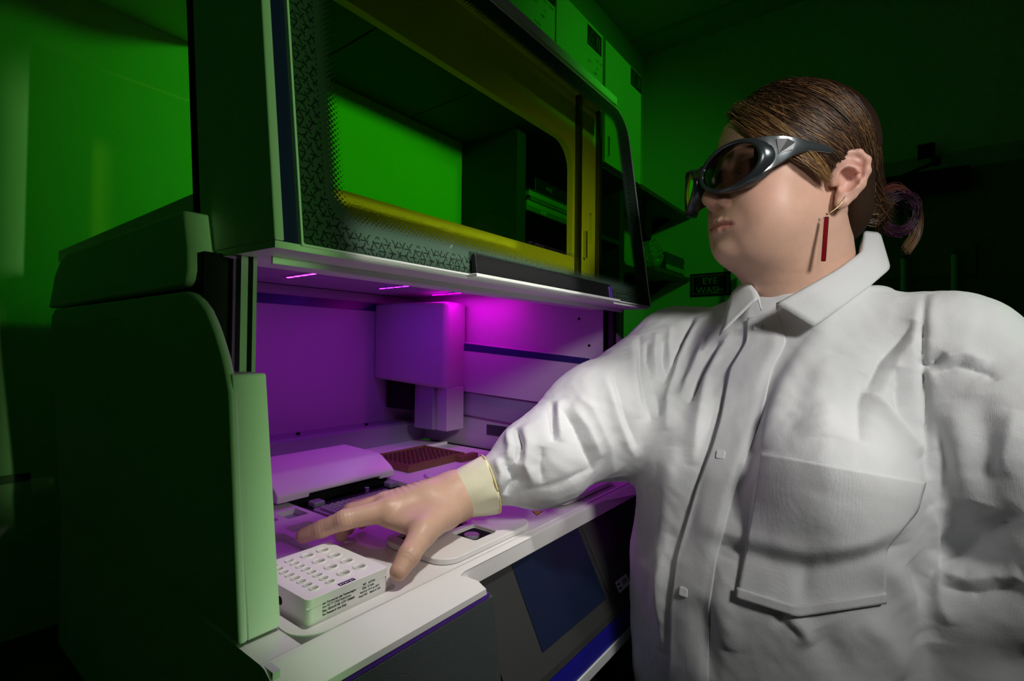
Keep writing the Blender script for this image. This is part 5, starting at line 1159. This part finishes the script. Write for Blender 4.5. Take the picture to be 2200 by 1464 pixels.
for s in (-1, 1):
    def el(a, k=1.0, o=0.0):
        y = s * (LC + LW * k * math.cos(a)); z = -0.004 + LH * k * math.sin(a) * (1 + 0.12 * math.cos(a)); return (wrapx(abs(y), z) + o, y, z)
    nn = 56
    # outer shell: lofted ring from the lens edge outwards and back towards the face
    prof = [(1.00, -0.0010), (1.04, 0.0030), (1.13, 0.0032), (1.20, -0.0005), (1.235, -0.008), (1.21, -0.016), (1.13, -0.016), (1.02, -0.006)]
    VV = []; FF = []
    for i in range(nn):
        a = 2 * math.pi * i / nn
        for (k, o_) in prof: VV.append(el(a, k, o_))
    m_ = len(prof)
    for i in range(nn):
        for j in range(m_): FF.append((i * m_ + j, i * m_ + (j + 1) % m_, ((i + 1) % nn) * m_ + (j + 1) % m_, ((i + 1) % nn) * m_ + j))
    fo = np.array(FF) if s > 0 else np.array(FF)[:, ::-1]
    o = quads('lens_rim', hg(np.array(VV)), fo, M['gframe'], gog)
    VV = [el(0, 0, 0.003)]; FF = []
    for r_ in range(1, 7):
        for i in range(nn):
            p = el(2 * math.pi * i / nn, r_ / 6 * 1.01, 0.003 * (1 - (r_ / 6) ** 2)); VV.append(p)
    me_f = []
    for i in range(nn): me_f.append((0, 1 + i, 1 + (i + 1) % nn))
    for r_ in range(5):
        for i in range(nn): me_f.append((1 + r_ * nn + i, 1 + (r_ + 1) * nn + i, 1 + (r_ + 1) * nn + (i + 1) % nn, 1 + r_ * nn + (i + 1) % nn))
    obj('lens', (hg(np.array(VV)), me_f), M['lens'], gog, smooth=True)
    # side piece narrowing into the temple arm, with a small side window
    sec = [(0.0985, 0.0690, 0.021, -0.027), (0.0880, 0.0775, 0.020, -0.022), (0.0740, 0.0835, 0.018, -0.014), (0.0580, 0.0860, 0.0155, -0.005), (0.0400, 0.0865, 0.0145, 0.002), (0.0100, 0.0862, 0.0135, 0.0045), (-0.040, 0.0830, 0.0095, 0.003)]
    bm = bmesh.new(); rows = []
    for (x_, y_, zt, zb) in sec:
        rows.append([bm.verts.new(tuple(hg((x_, s * yy, zz))[0])) for yy, zz in ((y_ - 0.0035, zb), (y_, zb), (y_ + 0.0012, (zt + zb) / 2), (y_, zt), (y_ - 0.0035, zt))])
    for i in range(len(rows) - 1):
        for j in range(5): bm.faces.new((rows[i][j], rows[i][(j + 1) % 5], rows[i + 1][(j + 1) % 5], rows[i + 1][j]))
    bm.faces.new(rows[0]); bm.faces.new(rows[-1][::-1])
    arm = obj('temple_arm', bm, M['gsilver'], gog, bevel=0.0012)
    wv = [tuple(hg((x_, s * y_, z_))[0]) for x_, y_, z_ in ((0.0815, 0.0818, 0.0140), (0.0700, 0.0862, 0.0128), (0.0610, 0.0874, 0.0080), (0.0640, 0.0872, 0.0000), (0.0790, 0.0832, -0.0040))]
    bm = bmesh.new(); bm.faces.new([bm.verts.new(p) for p in wv]); wn = obj('side_window', bm, M['black'], arm); md = wn.modifiers.new('t', 'SOLIDIFY'); md.thickness = 0.0012; md.offset = 0
obj('bridge', tube([tuple(hg((wrapx(abs(y_), 0.004) - 0.003, y_, 0.006))[0]) for y_ in np.linspace(-0.012, 0.012, 7)], [0.006, 0.0075, 0.008, 0.008, 0.008, 0.0075, 0.006], 10), M['gframe'], gog, smooth=True)

# ------------------------------------------------------------------ earring
er_top = hw((-0.0195, 0.0795, -0.0495))[0]
ear = root('dangling_earring', tuple(er_top), 'long dark red bar earring on a gold wire hook hanging from the ear', 'earring')
M['gold'] = mat('gold_wire', (0.75, 0.55, 0.22), 0.25, metal=1.0); M['redbar'] = mat('dark_red_enamel', (0.22, 0.006, 0.010), 0.15, coat=0.6); M['barrim'] = mat('dark_bar_edge', (0.03, 0.008, 0.008), 0.3)
b0 = at(1776, 466, 0.655); b1 = at(1769, 562, 0.660)
hook = [er_top + np.array([0.002, 0.004, 0.004]), er_top + np.array([-0.004, -0.004, 0.004]), er_top * 0.6 + b0 * 0.4 + np.array([-0.003, -0.004, 0]), b0 + np.array([0, 0, 0.002])]
obj('hook', tube([tuple(p) for p in catmull(hook, 14)], 0.0004, 6), M['gold'], ear, smooth=True)
bm = bmesh.new(); bmesh.ops.create_icosphere(bm, subdivisions=2, radius=0.0016); bmesh.ops.translate(bm, verts=bm.verts, vec=Vector(b0 + np.array([0, 0, 0.004]))); obj('bead', bm, M['gold'], ear, smooth=True)
bd = (b1 - b0); bl = np.linalg.norm(bd); bd /= bl; bn = -np.array(ray_at(1772, 510).normalized()); bs = np.cross(bd, bn); bs /= np.linalg.norm(bs); bn = np.cross(bs, bd)
def bar(w0_, h0, h1, e0, e1, m, name):
    bm = prism(rrect(-w0_, w0_, e0, bl - e1, w0_ * 0.5, 3), 'z', h0, h1)
    for v in bm.verts: c = v.co.copy(); v.co = Vector(b0 + bs * c.x + bd * c.y + bn * c.z)
    return obj(name, bm, m, ear, bevel=0.0003)
bar(0.0028, -0.0012, 0.0006, 0, 0, M['barrim'], 'bar_back'); bar(0.0022, 0.0005, 0.0012, 0.001, 0.001, M['redbar'], 'red_bar')
